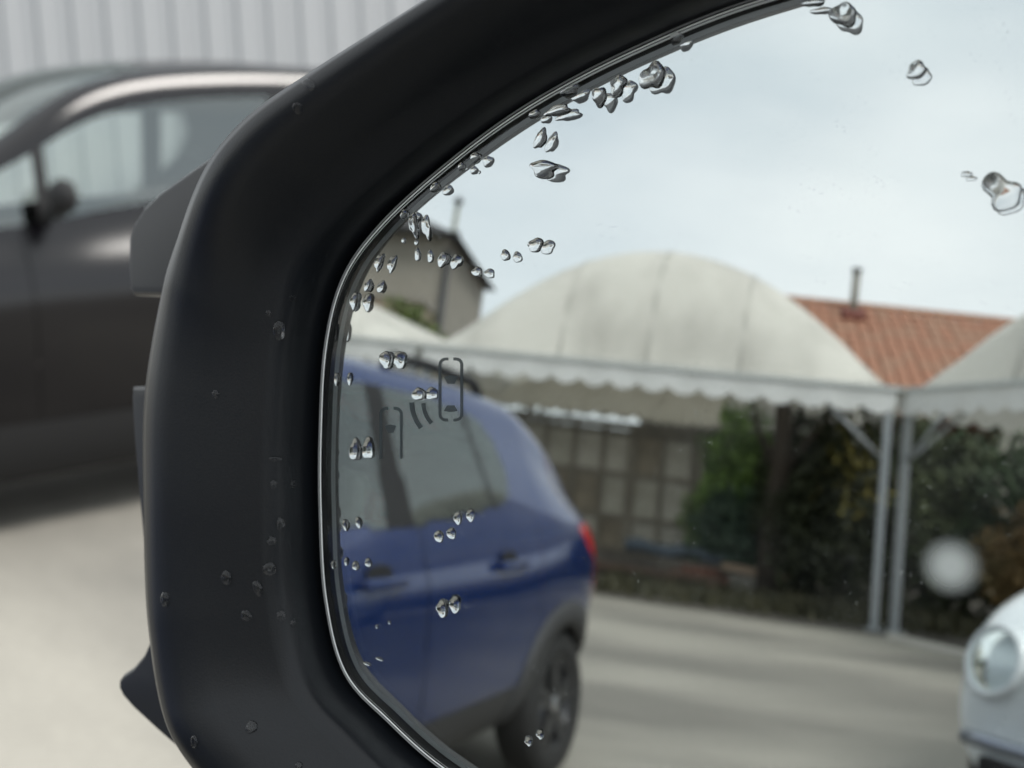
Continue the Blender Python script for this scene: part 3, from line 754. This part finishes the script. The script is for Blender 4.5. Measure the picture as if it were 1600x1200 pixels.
def mpv(sp):
    st = [list(q) for q in sp['st']]
    for q in st:
        q[1] -= .05; q[3] -= .05; q[2] -= .06; q[4] -= .045; q[5] -= .03; q[10] -= .03*(abs(q[0]) < 1.7); q[9] += .045; q[8] += .012; q[11] += .01; q[10] -= .03*(abs(q[0]) < 1.7)
        if q[0] == -.08: q[0] = -.36
        if q[0] == .06: q[0] = -.24; q[13], q[15], q[16] = 1.62, 1.68, 1.735
        if q[0] == .32: q[13], q[15], q[16] = 1.60, 1.665, 1.725
        if q[0] == .62: q[13], q[15], q[16] = 1.50, 1.575, 1.68
        if q[0] == .92: q[0] = .86; q[13], q[15], q[16] = 1.34, 1.42, 1.57
    i0 = next(i for i, q in enumerate(st) if q[0] == .86)
    b_ = list(st[i0]); b_[0] = .78; b_[13] = 1.40; b_[15] = 1.475; b_[16] = 1.605
    st.insert(i0, b_)
    j = next(i for i, q in enumerate(st) if q[0] == 1.05); st[j][0] = 1.32; st[j][11:] = [1.06, .78, 1.10, .70, 1.125, 1.20]
    k = next(i for i, q in enumerate(st) if q[0] == 1.45); st[k][0] = 1.52
    sp['st'] = [tuple(q) for q in st]
    def mi(i, k, ST):
        yc = (ST[i][0]+ST[i+1][0])/2
        if k == 6:
            if -1.2 < yc < -.84 or -.80 < yc < -.36 or -.24 < yc < .78 or .86 < yc < 1.32: return 1
            if -.84 < yc < -.80 or -.36 < yc < -.24 or .78 < yc < .86: return 2
        if k in (8, 9) and .32 < yc < 1.32: return 7
        if k in (8, 9) and -1.88 < yc < -1.28: return 11
        if k in (1, 2): return 3
        if k == 0: return 9
        if k in (3, 4, 5):
            if -1.2 < yc < -.36: return 6
            if -.36 < yc < .86: return 5
            if yc < -1.88 and k in (4, 5): return 4
            if yc > 1.80 and k in (4, 5): return 8
        if k in (7, 8, 9) and -1.28 < yc < .32: return 10
        return 0
    sp['mi'] = mi; sp['wells'] = [(-1.36, .32), (1.62, .32)]; sp['well_r'] = .37; sp['wheel_r'] = .32
    sp['handles'] = [(-.22, .90, 'front_door'), (-1.0, .92, 'rear_door')]; sp['seat_y'] = -.1; sp['seat_z'] = .5; sp['pillars'] = [(-.815, .025), (-.30, .06), (.82, .03)]
mpv(blk); blk['mirror_size'] = .8; BLK_LIFT = .19; blk['mould'] = False; blk['mirror'] = (.80, 1.13); blk['clad'] = M_dark
lift(blk, BLK_LIFT)
black_car, black_made, _ = build_car('black_car', 'black hatchback with pale roof sheen, parked beyond the mirror at left', blk, (-5.58, 2.55, 0), 179, M_black)
wht = hatch_spec(roof=1.56, belt=1.10); wm_ = wht['mi']; wht['mi'] = lambda i, k, ST: 0 if wm_(i, k, ST) == 8 else wm_(i, k, ST); wht['clad'] = M_white; wht['bright'] = True; wht['mould'] = False; wht['mirror_mat'] = M_white; wht['mirror'] = (.42, 1.14); wht['mirror_size'] = .75
lift(wht, .06)
white_car, white_made, white_surf = build_car('white_car', 'white car with round headlight reflected at the lower right of the mirror', wht, (2.78, -4.94, 0), 40, M_white)
# round headlamps, chrome bar and dark grille on the white car's nose
M_case = mat('lamp_case', (.66, .70, .71), .4, 0)
M_bar = mat('satin_bar', (.30, .33, .38), .3, .8)
def white_nose():
    for sx in (-1, 1):
        c = Vector((sx*.57, 1.885, .81)); rot = Vector((0, 1, .28)).to_track_quat('X', 'Z').to_matrix().to_4x4() @ Matrix.Identity(4)
        rot = Vector((sx*.38, 1, .28)).to_track_quat('X', 'Z').to_matrix().to_4x4()
        h = bpy.data.objects.new('headlight', None); COL.objects.link(h); h.parent = white_car; h.matrix_local = Matrix.Translation(c) @ rot
        v, f = lathe([(.0, .150), (.055, .148), (.068, .135), (.058, .122), (.02, .115)], 40); mesh_obj('headlight_ring', v, f, M_white, h)
        v, f = lathe([(.02, .116), (-.04, .08), (-.05, .002)], 40); mesh_obj('reflector', v, f, M_case, h)
        v, f = lathe([(.052, .122), (.075, .08), (.086, .002)], 40); mesh_obj('lamp_glass', v, f, M_clear, h)
    v, f = tube_verts([Vector((x, 2.085-.20*x*x, .52)) for x in [-.66+.11*k for k in range(13)]], .03, 10); mesh_obj('chrome_bar', v, f, M_bar, white_car)
    bm = bmesh.new()
    for k in range(12):
        x0, x1 = -.60+.1*k, -.50+.1*k; y = lambda x: 2.06-.2*x*x
        vs_ = [bm.verts.new((x0, y(x0), .14)), bm.verts.new((x1, y(x1), .14)), bm.verts.new((x1, y(x1)+.01, .45)), bm.verts.new((x0, y(x0)+.01, .45))]; bm.faces.new(vs_)
    g = bmesh.ops.extrude_face_region(bm, geom=bm.faces[:]); bmesh.ops.translate(bm, vec=(0, -.05, 0), verts=[v for v in g['geom'] if isinstance(v, bmesh.types.BMVert)])
    bm_obj('grille', bm, M_dark, white_car)
white_nose()
own = hatch_spec(roof=1.52, belt=1.03); own['mould'] = True; own['mirror_sides'] = (1,)
of = azv(20); orr = azv(-70)
op = M0 + orr*.215 + orr*.87 - of*.80
build_car('dark_car', 'dark car carrying the wing mirror on its door', own, (op.x, op.y, 0), 20, M_own)

# ------------------------------------------------------------------ metal wall behind the black car
def metal_wall():
    m = mat('pale_cladding', (.40, .41, .425), .6, 0, var=(.7, (.36, .37, .385), .3, .7, (1, 1, .15)))
    az = 66.5; d = 10.5; c = azv(az)*d
    root = thing('metal_wall', 'tall pale ribbed metal wall behind the black car', 'wall', (c.x, c.y, 0), az)
    prof = [(0, 0), (.13, 0), (.15, -.02), (.22, -.02), (.24, 0), (.25, 0)]; H = 5.5
    v = [(x, y, .15) for x, y in prof] + [(x, y, H) for x, y in prof] ; n = len(prof)
    f = [(i, i+1, n+i+1, n+i) for i in range(n-1)]
    first = mesh_obj('cladding_panel', v, f, m, root, False); first.location = (-3.2, 0, 0)
    for k in range(1, 26): share('cladding_panel', first, root, Matrix.Translation((-3.2+.25*k, .002*(k % 3), 0)))
    box('plinth', (0, .05, .075), (6.4, .3, .15), mat('plinth', (.3, .29, .28), .9), root)
    box('backing', (0, .12, H/2+.05), (6.4, .1, H-.1), M_clad, root)
metal_wall()

# ------------------------------------------------------------------ tents
M_canvas = mat('tent_canvas', (.84, .815, .745), .8, var=(1.3, (.60, .58, .53), .34, .58, (1, 1, .4)), bump=(3, .25, .05))
M_valance = mat('tent_valance', (.84, .85, .85), .75)
M_frame = mat('painted_steel', (.36, .38, .40), .45, .3)
M_rail = mat('pale_rail', (.52, .54, .53), .5)
M_seam = mat('tent_seam', (.40, .39, .36), .8)
def canvas_back(m):
    nt = m.node_tree; b = nt.nodes['Principled BSDF']; t = nt.nodes.new('ShaderNodeBsdfTranslucent'); t.inputs[0].default_value = (.75, .73, .66, 1); mx = nt.nodes.new('ShaderNodeMixShader'); mx.inputs[0].default_value = .32
    nt.links.new(b.outputs[0], mx.inputs[1]); nt.links.new(t.outputs[0], mx.inputs[2]); nt.links.new(mx.outputs[0], nt.nodes['Material Output'].inputs[0])
canvas_back(M_canvas); canvas_back(M_valance)
def tent(label, corner, az, S=5.2, rise=1.66, zv=2.66, ex=8, poles=True, right_pole=True):
    """local: x from 0 (corner) to -S along the front edge, y from 0 back to S (depth)"""
    root = thing('party_tent', label, 'tent', (corner[0], corner[1], 0), az, 'arched white party tents in a row')
    n = 36; v, f = [], []
    for j in range(n+1):
        for i in range(n+1):
            a = -1+2*i/n; b = -1+2*j/n
            h = rise*(1-abs(a)**2.05)*(1-abs(b)**ex)
            sagn = .02*noise.noise(Vector((a*3, b*3, corner[0])))
            v.append((-S/2+a*S/2, -S/2+b*S/2, zv+h+sagn*(1-a*a)*(1-b*b)))
    for j in range(n):
        for i in range(n): f.append((j*(n+1)+i, j*(n+1)+i+1, (j+1)*(n+1)+i+1, (j+1)*(n+1)+i))
    mesh_obj('canopy', v, f, M_canvas, root)
    for a in (-.36, .02, .40):
        P_ = []
        for j in range(25):
            b = .998*(-1+2*j/24); P_.append(Vector((-S/2+a*S/2, -S/2+b*S/2, zv+rise*(1-abs(a)**2.05)*(1-abs(b)**ex)+.008)))
        tube('seam', P_, .012, M_seam, root, 6)
    # scalloped valance on four sides, each side one strip
    sides = [((0, 0), (-S, 0)), ((-S, 0), (-S, -S)), ((-S, -S), (0, -S)), ((0, -S), (0, 0))]
    for (x0, y0), (x1, y1) in sides:
        v, f = [], []; m = 16*8; dx, dy = x1-x0, y1-y0; nx, ny = -dy/S, dx/S
        if (nx*(-S/2-x0)+ny*(-S/2-y0)) > 0: nx, ny = -nx, -ny
        for q in range(m+1):
            t = q/m; ph = (t*16) % 1; drop = .20+.085*math.sin(math.pi*ph)**.7 if 0 < ph < 1 else .20
            wv = .012*math.sin(t*60)
            v += [(x0+dx*t+nx*.035, y0+dy*t+ny*.035, zv-.01), (x0+dx*t+nx*(.04+wv), y0+dy*t+ny*(.04+wv), zv-drop)]
        for q in range(m): f.append((2*q, 2*q+1, 2*q+3, 2*q+2))
        mesh_obj('valance', v, f, M_valance, root)
        bm = bmesh.new(); add_box(bm, ((x0+x1)/2+nx*.04, (y0+y1)/2+ny*.04, zv+.005), (abs(dx)+.05 if abs(dx) > .1 else .05, abs(dy)+.05 if abs(dy) > .1 else .05, .05))
        bm_obj('eave_rail', bm, M_rail, root)
    for (x, y) in ((-.06, -.06), (-S+.06, -.06), (-S+.06, -S+.06), (-.06, -S+.06)):
        bm = bmesh.new(); add_box(bm, (x, y, zv/2-.03), (.085, .085, zv-.06), None, .008); add_box(bm, (x, y, .012), (.2, .2, .012)); p = bm_obj('pole', bm, M_frame, root)
        sx = 1 if x < -S/2 else -1; sy = 1 if y < -S/2 else -1
        tube('brace', [Vector((x, y, zv-.80)), Vector((x+sx*.85, y, zv-.06))], .024, M_frame, p, 8)
        tube('brace', [Vector((x, y, zv-.80)), Vector((x, y+sy*.85, zv-.06))], .024, M_frame, p, 8)
# local axes: x to the right of the picture's depth, front edge along x at y=0, tent behind it
def tent_az(p, q):
    """rotation so that local -x runs from corner p to q"""
    dx, dy = q[0]-p[0], q[1]-p[1]; return math.degrees(math.atan2(-dy, -dx))
cA, cB = (1.76, -11.0), (-4.06, -11.45)  # tent corners and sizes scaled up about the ground point below the mirror
tent('middle white arched tent with its whole front edge in view', cA, tent_az(cA, cB), S=math.dist(cA, cB))
cC = (-4.18, -11.47); cD = (cC[0]+(cB[0]-cA[0]), cC[1]+(cB[1]-cA[1]))
tent('left white arched tent, mostly cut off by the mirror rim', cC, tent_az(cC, cD), S=math.dist(cA, cB), rise=.85)
cF = (1.85, -11.15); dr = Vector((.44, .90)).normalized()*5.45; cE = (cF[0]+dr.x, cF[1]+dr.y)
tent('right white arched tent beside the red tiled roof', cE, tent_az(cE, cF), S=5.45, ex=16, rise=1.12)

# ------------------------------------------------------------------ shed with panelled wall
M_timber = mat('old_timber', (.26, .235, .195), .9, var=(6, (.18, .16, .13), .35, .65, (1, 1, .2)))
M_panel = mat('grey_board', (.50, .475, .42), .9, var=(2.2, (.38, .36, .31), .3, .65))
M_panel2 = mat('brown_board', (.30, .26, .20), .9, var=(2.5, (.21, .18, .14), .3, .65))
M_panel3 = mat('light_board', (.46, .44, .38), .9, var=(2.8, (.34, .32, .27), .3, .65))
M_fibre = mat('fibre_cement', (.60, .58, .53), .9, var=(2, (.50, .48, .43), .3, .6))
def shed():
    x0, x1, y = -5.2, -.55, -14.6
    root = thing('old_shed', 'old shed with boarded grid wall and corrugated roof behind the tent', 'shed', (0, 0, 0))
    cols = [-5.2+.465*k for k in range(11)]; rows = [.28, .76, 1.40, 2.02]
    for i in range(len(cols)-1):
        for j in range(len(rows)-1):
            w, h = cols[i+1]-cols[i], rows[j+1]-rows[j]
            box('panel', ((cols[i]+cols[i+1])/2, y+random.uniform(-.02, .015), (rows[j]+rows[j+1])/2), (w-.06, .03, h-.07), random.choice((M_panel, M_panel, M_panel2, M_panel3)), root, (random.uniform(-.01, .01), 0, 0))
    for x in cols: box('post', (x, y+.02, 1.10), (.075 if abs(x+1.48) > .1 else .15,   .10, 2.06), M_timber, root)
    for z in rows: box('rail', ((x0+x1)/2, y+.012, z), (x1-x0, .07, .085), M_timber, root)
    box('fascia', ((x0+x1)/2-.05, y+.16, 2.12), (x1-x0+.4, .05, .10), M_timber, root)
    box('rear_wall', ((x0+x1)/2, y-.12, 1.0), (x1-x0, .1, 2.0), M_timber, root)
    box('side_wall', (x1-.02, y-1.9, 1.0), (.1, 3.6, 2.0), M_timber, root); box('side_wall', (x0+.02, y-1.9, 1.0), (.1, 3.6, 2.0), M_timber, root)
    # corrugated sheets, each a part
    per = .15; n = 7; v, f = [], []; seg = 8
    for i in range(n*seg+1):
        x = i*per/seg; z = .035*math.cos(2*math.pi*i/seg); v += [(x, .42, z), (x, -3.8, z+1.25)]
    f = [(2*i, 2*i+1, 2*i+3, 2*i+2) for i in range(n*seg)]
    W = n*per; first = None; k = 0; xx = x0-.2
    while xx < x1:
        if first is None: first = mesh_obj('roof_sheet', v, f, M_fibre, root); o = first; o.location = (xx, y, 2.22)
        else: o = share('roof_sheet', first, root, Matrix.Translation((xx, y, 2.22+.012*(k % 2))))
        xx += W; k += 1
    box('sill_wall', ((x0+x1)/2, y+.15, .12), (x1-x0+.3, .35, .24), mat('sill_brick', (.16, .10, .08), .9, var=(5, (.10, .08, .065), .3, .6)), root)
shed()
# planks and a tarp roll lying at the foot of the shed
bm = bmesh.new(); add_box(bm, (0, 0, 0), (2.6, .22, .09), None, .01)
pl = bm_obj('plank', bm, mat('plank_brown', (.17, .11, .08), .85, var=(5, (.10, .07, .055), .3, .7))); pl.location = (-1.3, -13.45, .12); pl.rotation_euler = (.15, 0, R(3)); tag(pl, 'brown plank lying on the ground in front of the old shed', 'plank')
pl2 = tube('tarp_roll', [Vector((-1.4+.2*k, -13.9+.02*math.sin(k*2), .42+.03*math.sin(k*1.7))) for k in range(10)], [.09+.015*math.sin(k*2.3) for k in range(10)], mat('blue_grey_tarp', (.10, .13, .17), .6)); tag(pl2, 'blue grey rolled tarp resting along the shed foot', 'tarp')
blk_ = bmesh.new()
add_box(blk_, (-.3, -13.9, .16), (3.2, .22, .32), None, .01)
wl = bm_obj('low_wall', blk_, mat('low_wall_stone', (.15, .135, .115), .95, var=(3, (.09, .08, .07), .3, .6), bump=(8, .6, .03))); tag(wl, 'low dark stone wall carrying the rolled tarp by the shed', 'low wall')
# brick heap next to the shed's right corner
hp = thing('brick_heap', 'small heap of reddish bricks at the right foot of the shed', 'brick heap', (-.30, -13.6, 0))
M_brick = mat('brick_red', (.26, .12, .085), .9, var=(7, (.17, .09, .07), .3, .7))
b0 = box('brick', (0, 0, .05), (.24, .12, .08), M_brick, hp, bev=.006)
for k in range(26):
    lay = k//10; o = share('brick', b0, hp, Matrix.Translation((random.uniform(-.5, .5)*(1-.25*lay), random.uniform(-.2, .2)*(1-.25*lay), .05+.085*lay)) @ Matrix.Rotation(random.uniform(0, 3), 4, 'Z') @ Matrix.Rotation(random.uniform(-.12, .12), 4, 'X'))
bx2 = box('rubble_slab', (.45, -13.5, .30), (.9, .3, .10), mat('slab_tan', (.30, .22, .16), .9), rot=(.05, .06, .1), bev=.01); tag(bx2, 'pale tan slab lying on stones beside the brick heap', 'slab')
st_ = box('stone_block', (.45, -13.5, .12), (.7, .34, .25), mat('block_grey', (.18, .17, .15), .9), bev=.02); tag(st_, 'grey stone block under the tan slab', 'stone')

# ------------------------------------------------------------------ plants
def leaf_mat(name, a, b):
    m = mat(name, a, .6, var=(3.0, b, .35, .65)); return m
M_ivy = leaf_mat('ivy_leaf', (.24, .38, .09), (.12, .21, .055))
M_dark_ivy = leaf_mat('dark_ivy_leaf', (.040, .050, .018), (.018, .024, .012))
M_olive = leaf_mat('olive_leaf', (.085, .105, .04), (.036, .05, .022))
M_rust = leaf_mat('rust_leaf', (.24, .15, .06), (.13, .10, .04))
M_yellow = leaf_mat('yellow_leaf', (.24, .20, .04), (.13, .12, .03))
M_bark = mat('bark', (.05, .04, .032), .95, bump=(20, .6, .02))
def foliage(name, fn, n, size, m, parent, seed=1):
    rnd = random.Random(seed); v, f = [], []
    for _ in range(n):
        p = fn(rnd)
        if p is None: continue
        a = Vector((rnd.gauss(0, 1), rnd.gauss(0, 1), rnd.gauss(0, .6))).normalized(); b = a.orthogonal().normalized(); b = Matrix.Rotation(rnd.uniform(0, 6.28), 3, a) @ b
        s = size*rnd.uniform(.6, 1.3); c = Vector(p); q = len(v); w = a*(s*.42); 
        nn = a.cross(b)*s*.12
        v += [c-b*s*.5, c+w*.8+nn, c+b*s*.6, c-w*.8+nn]; f += [(q, q+1, q+2), (q, q+2, q+3)]
    return mesh_obj(name, v, f, m, parent, False)
def blob(c, r, lump=.35, seed=0):
    def fn(rnd):
        d = Vector((rnd.gauss(0, 1), rnd.gauss(0, 1), rnd.gauss(0, 1))).normalized()
        rad = 1+lump*noise.noise(d*2.2+Vector((seed*3.1, 0, 0)))*1.6
        t = rnd.random()**.30
        if noise.noise(Vector((d.x*r[0], d.y*r[1], d.z*r[2]))*2.1*t+Vector((seed, 5, 2))) < -.22: return None
        return (c[0]+d.x*r[0]*rad*t, c[1]+d.y*r[1]*rad*t, max(.03, c[2]+d.z*r[2]*rad*t))
    return fn
def stems(parent, base, tips, r0, name='stem', m=M_bark):
    for t in tips:
        b = Vector(base); t = Vector(t); mid = b.lerp(t, .5)+Vector((random.uniform(-.1, .1), random.uniform(-.1, .1), 0))
        tube(name, [b, mid, t], [r0, r0*.7, r0*.25], m, parent, 7)
def bush(name, label, cat, c, r, m, n, size, seed, group=None):
    root = thing(name, label, cat, (c[0], c[1], 0), 0, group)
    foliage('crown', blob((0, 0, c[2]), r, .4, seed), n, size, m, root, seed)
    stems(root, (0, 0, 0), [(r[0]*.5*math.cos(k*2.1), r[1]*.5*math.sin(k*2.1), c[2]+r[2]*.3) for k in range(4)], .05)
    return root
bush('climbing_vine', 'bright green climbing vine right of the old shed', 'vine', (.18, -14.4, 1.2), (.66, .5, 1.25), M_ivy, 9000, .10, 3)
bush('green_shrub', 'bluish green shrub in front of the climbing vine', 'shrub', (.2, -13.9, .75), (.65, .4, .75), mat('blue_green_leaf', (.075, .12, .08), .6, var=(3, (.035, .07, .045), .35, .65)), 5000, .09, 4)
def ivy_tree():
    root = thing('ivy_tree', 'dark ivy covered tree trunk left of the tent poles', 'tree', (.66, -13.3, 0))
    tube('trunk', [Vector((0, 0, 0)), Vector((-.03, .02, .9)), Vector((.03, 0, 1.8)), Vector((-.02, 0, 2.9))], [.20, .16, .14, .10], M_bark, root, 12)
    stems(root, (0, 0, 1.6), [(.7, .1, 2.6), (-.5, -.2, 2.9), (.3, -.4, 3.0)], .06, 'limb')
    foliage('crown', blob((.75, -.1, 1.35), (.95, .6, 1.35), .3, 9), 13000, .10, M_dark_ivy, root, 8)
    foliage('yellow_leaves', blob((.98, .25, 1.75), (.45, .3, .65), .6, 4), 420, .09, M_yellow, root, 12)
ivy_tree()
bush('hedge_bush', 'dark olive bush directly behind the two tent poles', 'bush', (2.75, -13.5, 1.2), (.85, .6, 1.35), M_olive, 9000, .10, 15)
bush('hedge_bush', 'dark green bush right of the tent poles under the right tent', 'bush', (3.9, -13.2, 1.15), (.95, .6, 1.3), mat('deep_green_leaf', (.065, .105, .045), .6, var=(3, (.03, .05, .022), .35, .65)), 9000, .10, 16)
bush('rusty_bush', 'rust brown bush behind the white car', 'bush', (3.55, -11.9, .85), (.62, .5, .65), M_rust, 5000, .08, 17)
bush('hedge_bush', 'olive brown bush at the right edge behind the white car', 'bush', (4.6, -12.4, 1.0), (.8, .6, 1.0), M_olive, 7000, .10, 18)
for (bx, by, bz, rx_, rz_, sd_, lab_) in ((-6.9, -10.2, .7, 1.1, .75, 31, 'dark green bush seen through the windows of the blue car'), (-8.6, -9.4, .75, 1.2, .8, 32, 'dark bush standing left of the one behind the blue car')):
    bush('hedge_bush', lab_, 'bush', (bx, by, bz), (rx_, .8, rz_), M_olive, 5000, .13, sd_)
bush('house_bush', 'light green bush in front of the beige house', 'bush', (-7.55, -19.5, 3.7), (.9, .5, .7), mat('lime_leaf', (.13, .17, .03), .6, var=(3, (.07, .10, .02), .35, .65)), 3000, .13, 19)
def low_growth():
    rnd = random.Random(5); v, f = [], []
    for _ in range(5000):
        x = rnd.uniform(-1.5, 6.5); y = -11.2-abs(rnd.gauss(0, 1.0))-rnd.random()*.6 + max(0, x-2)*.25; h = rnd.uniform(.04, .22); a = rnd.uniform(0, 6.3); q = len(v)
        dx, dy = .03*math.cos(a), .03*math.sin(a)
        v += [(x-dx, y-dy, 0), (x+dx, y+dy, 0), (x+rnd.uniform(-.08, .08), y+rnd.uniform(-.08, .08), h)]; f.append((q, q+1, q+2))
    mesh_obj('weeds', v, f, leaf_mat('weed_leaf', (.07, .065, .03), (.04, .04, .02)), kind='stuff', smooth=False)
low_growth()

# ------------------------------------------------------------------ houses
M_render = mat('beige_render', (.30, .275, .235), .9, var=(.8, (.25, .23, .195), .3, .7))
M_render2 = mat('tan_render', (.30, .24, .18), .9)
M_slate = mat('dark_slate', (.055, .050, .050), .75, var=(2, (.04, .036, .036), .3, .7))
def dark_house():
    root = thing('beige_house', 'beige house with dark hipped roof behind the left tent', 'house', (0, 0, 0))
    az0 = 161.0; d = 25.0; c = azv(az0)*d
    root.location = (c.x, c.y, 0); root.rotation_euler = (0, 0, R(-6))
    W, Dp, H = 9.0, 7.0, 6.85
    box('wall', (-W/2, -Dp/2, H/2), (W, Dp, H), M_render, root)
    bm = bmesh.new(); o_ = .40
    a = [bm.verts.new(p) for p in ((o_, o_, H), (o_, -Dp-o_, H), (-W-o_, -Dp-o_, H), (-W-o_, o_, H))]; r = [bm.verts.new(p) for p in ((-3.2, -Dp/2, H+1.7), (-W+3.2, -Dp/2, H+1.7))]
    bm.faces.new((a[0], a[1], r[0])); bm.faces.new((a[1], a[2], r[1], r[0])); bm.faces.new((a[2], a[3], r[1])); bm.faces.new((a[3], a[0], r[0], r[1])); bm.faces.new(a[::-1])
    bmesh.ops.recalc_face_normals(bm, faces=bm.faces); bm_obj('roof', bm, M_slate, root)
    box('gutter', (-W/2, o_+.05, H-.02), (W+.9, .12, .14), M_dark, root)
    box('lean_to', (-1.1, 1.0, 2.4), (2.2, 1.9, 4.8), M_render2, root)
    box('lean_to_trim', (-1.1, 1.0, 4.85), (2.3, 2.0, .1), M_render, root)
    box('window', (-4.2, .03, 4.3), (1.0, .06, 1.2), M_dark, root)
    tube('downpipe', [Vector((.14, .08, 0)), Vector((.14, .08, 6.5))], .10, M_clad, root)
    p = tube('flue_pipe', [Vector((-.10, -1.0, 6.2)), Vector((-.06, -1.0, 8.05))], .075, mat('galvanised', (.24, .25, .20), .5, .4), root)
    v, f = lathe([(0, .16), (.05, .16), (.14, .02)], 14); cp = mesh_obj('flue_cap', v, f, M_clad, p); cp.location = (-.06, -1.0, 8.05); cp.rotation_euler = (0, R(-90), 0)
dark_house()
def red_house():
    root = thing('red_roofed_house', 'house with orange red tiled roof seen between the tents', 'house')
    L_, R_ = azv(180)*22, azv(197)*22
    c = azv(188)*22; root.location = (c.x, c.y, 0); root.rotation_euler = (0, 0, R(188-180-11))
    # local: +y towards the viewer, ridge along x
    W = 11.0; dp = 4.2; zr, ze = 5.62, 3.05
    M_tile = mat('clay_tile', (.44, .23, .15), .85, var=(2.5, (.32, .145, .09), .3, .7))
    M_tile2 = mat('clay_tile_weathered', (.42, .25, .17), .88, var=(3.5, (.30, .155, .10), .3, .7))
    box('wall', (0, -dp/2+.2-.9, ze/2), (W-.6, dp, ze-.1), M_render, root)
    slope = math.atan2(zr-ze, dp); ln = math.hypot(zr-ze, dp)
    bm = bmesh.new()
    a = [bm.verts.new(p) for p in ((-W/2, 0, zr-.05), (W/2, 0, zr-.05), (W/2, dp, ze-.05), (-W/2, dp, ze-.05))]; bm.faces.new(a)
    b = [bm.verts.new(p) for p in ((-W/2, -dp, ze-.05), (W/2, -dp, ze-.05))]; bm.faces.new((a[1], a[0], b[0], b[1]))
    bm_obj('roof_deck', bm, M_tile, root)
    # barrel tiles, one object each where they can be seen
    v, f = [], []; n = 6
    for j, (yy, rr) in enumerate(((0, .085), (.42, .105))):
        for i in range(n+1): t = math.pi*i/n; v.append((-rr*math.cos(t)*1.25, yy, rr*math.sin(t)*.5))
    f = [(i, i+1, n+2+i, n+1+i) for i in range(n)]
    tile = None; cols, rows = 25, 12
    for r_ in range(rows):
        for q in range(cols):
            x = -2.9+q*.25+random.uniform(-.01, .01); s = ln-.02-(rows-r_)*.39-.0 if False else r_*.385
            y_, z_ = s*math.cos(slope), zr-s*math.sin(slope)
            mt = Matrix.Translation((x, y_, z_+.0)) @ Matrix.Rotation(-slope+.03, 4, 'X') @ Matrix.Rotation(random.uniform(-.03, .03), 4, 'Z')
            if tile is None: tile = mesh_obj('tile', v, f, M_tile, root, True); tile.matrix_local = mt; alt = tile.data.copy(); alt.materials.clear(); alt.materials.append(M_tile2)
            else:
                o = share('tile', tile, root, mt)
                if random.random() < .4: o.data = alt
    # ridge tiles
    rt = None
    for q in range(19):
        x = -3.6+q*.40
        if rt is None:
            vv, fv = [], []
            for xx in (0, .44):
                for i in range(7): t = math.pi*i/6; vv.append((xx, -.13*math.cos(t), .11*math.sin(t)+(.01 if xx else 0)))
            rt = mesh_obj('ridge_tile', vv, [(i, i+1, 8+i, 7+i) for i in range(6)], M_tile2, root); rt.location = (x, 0, zr-.01)
        else: share('ridge_tile', rt, root, Matrix.Translation((x, 0, zr-.01)))
    p = tube('flue_pipe', [Vector((-.80, .55, 5.0)), Vector((-.80, .55, 6.28))], .085, mat('zinc', (.20, .19, .16), .5, .4), root)
    v, f = lathe([(0, .11), (.06, .11), (.08, .02)], 14); cp = mesh_obj('flue_cap', v, f, M_dark, p); cp.location = (-.80, .55, 6.28); cp.rotation_euler = (0, R(-90), 0)
    box('flashing', (-.80, .60, 5.30), (.5, .5, .25), mat('dark_red_flashing', (.16, .05, .035), .7), root, (-slope, 0, 0), .03)
red_house()
pw = thing('pale_house', 'small pale building behind the bushes at the right edge', 'house', (6.1, -17.5, 0), 14)
box('wall', (0, 0, 1.5), (3, 3, 3.0), mat('pale_render', (.55, .52, .45), .9), pw)
bm = bmesh.new(); add_box(bm, (0, 0, 3.06), (3.4, 3.4, .12)); bm_obj('roof', bm, M_slate, pw)
box('window', (-.2, 1.52, 1.7), (.8, .05, .9), M_dark, pw)
bpy.context.view_layer.update()
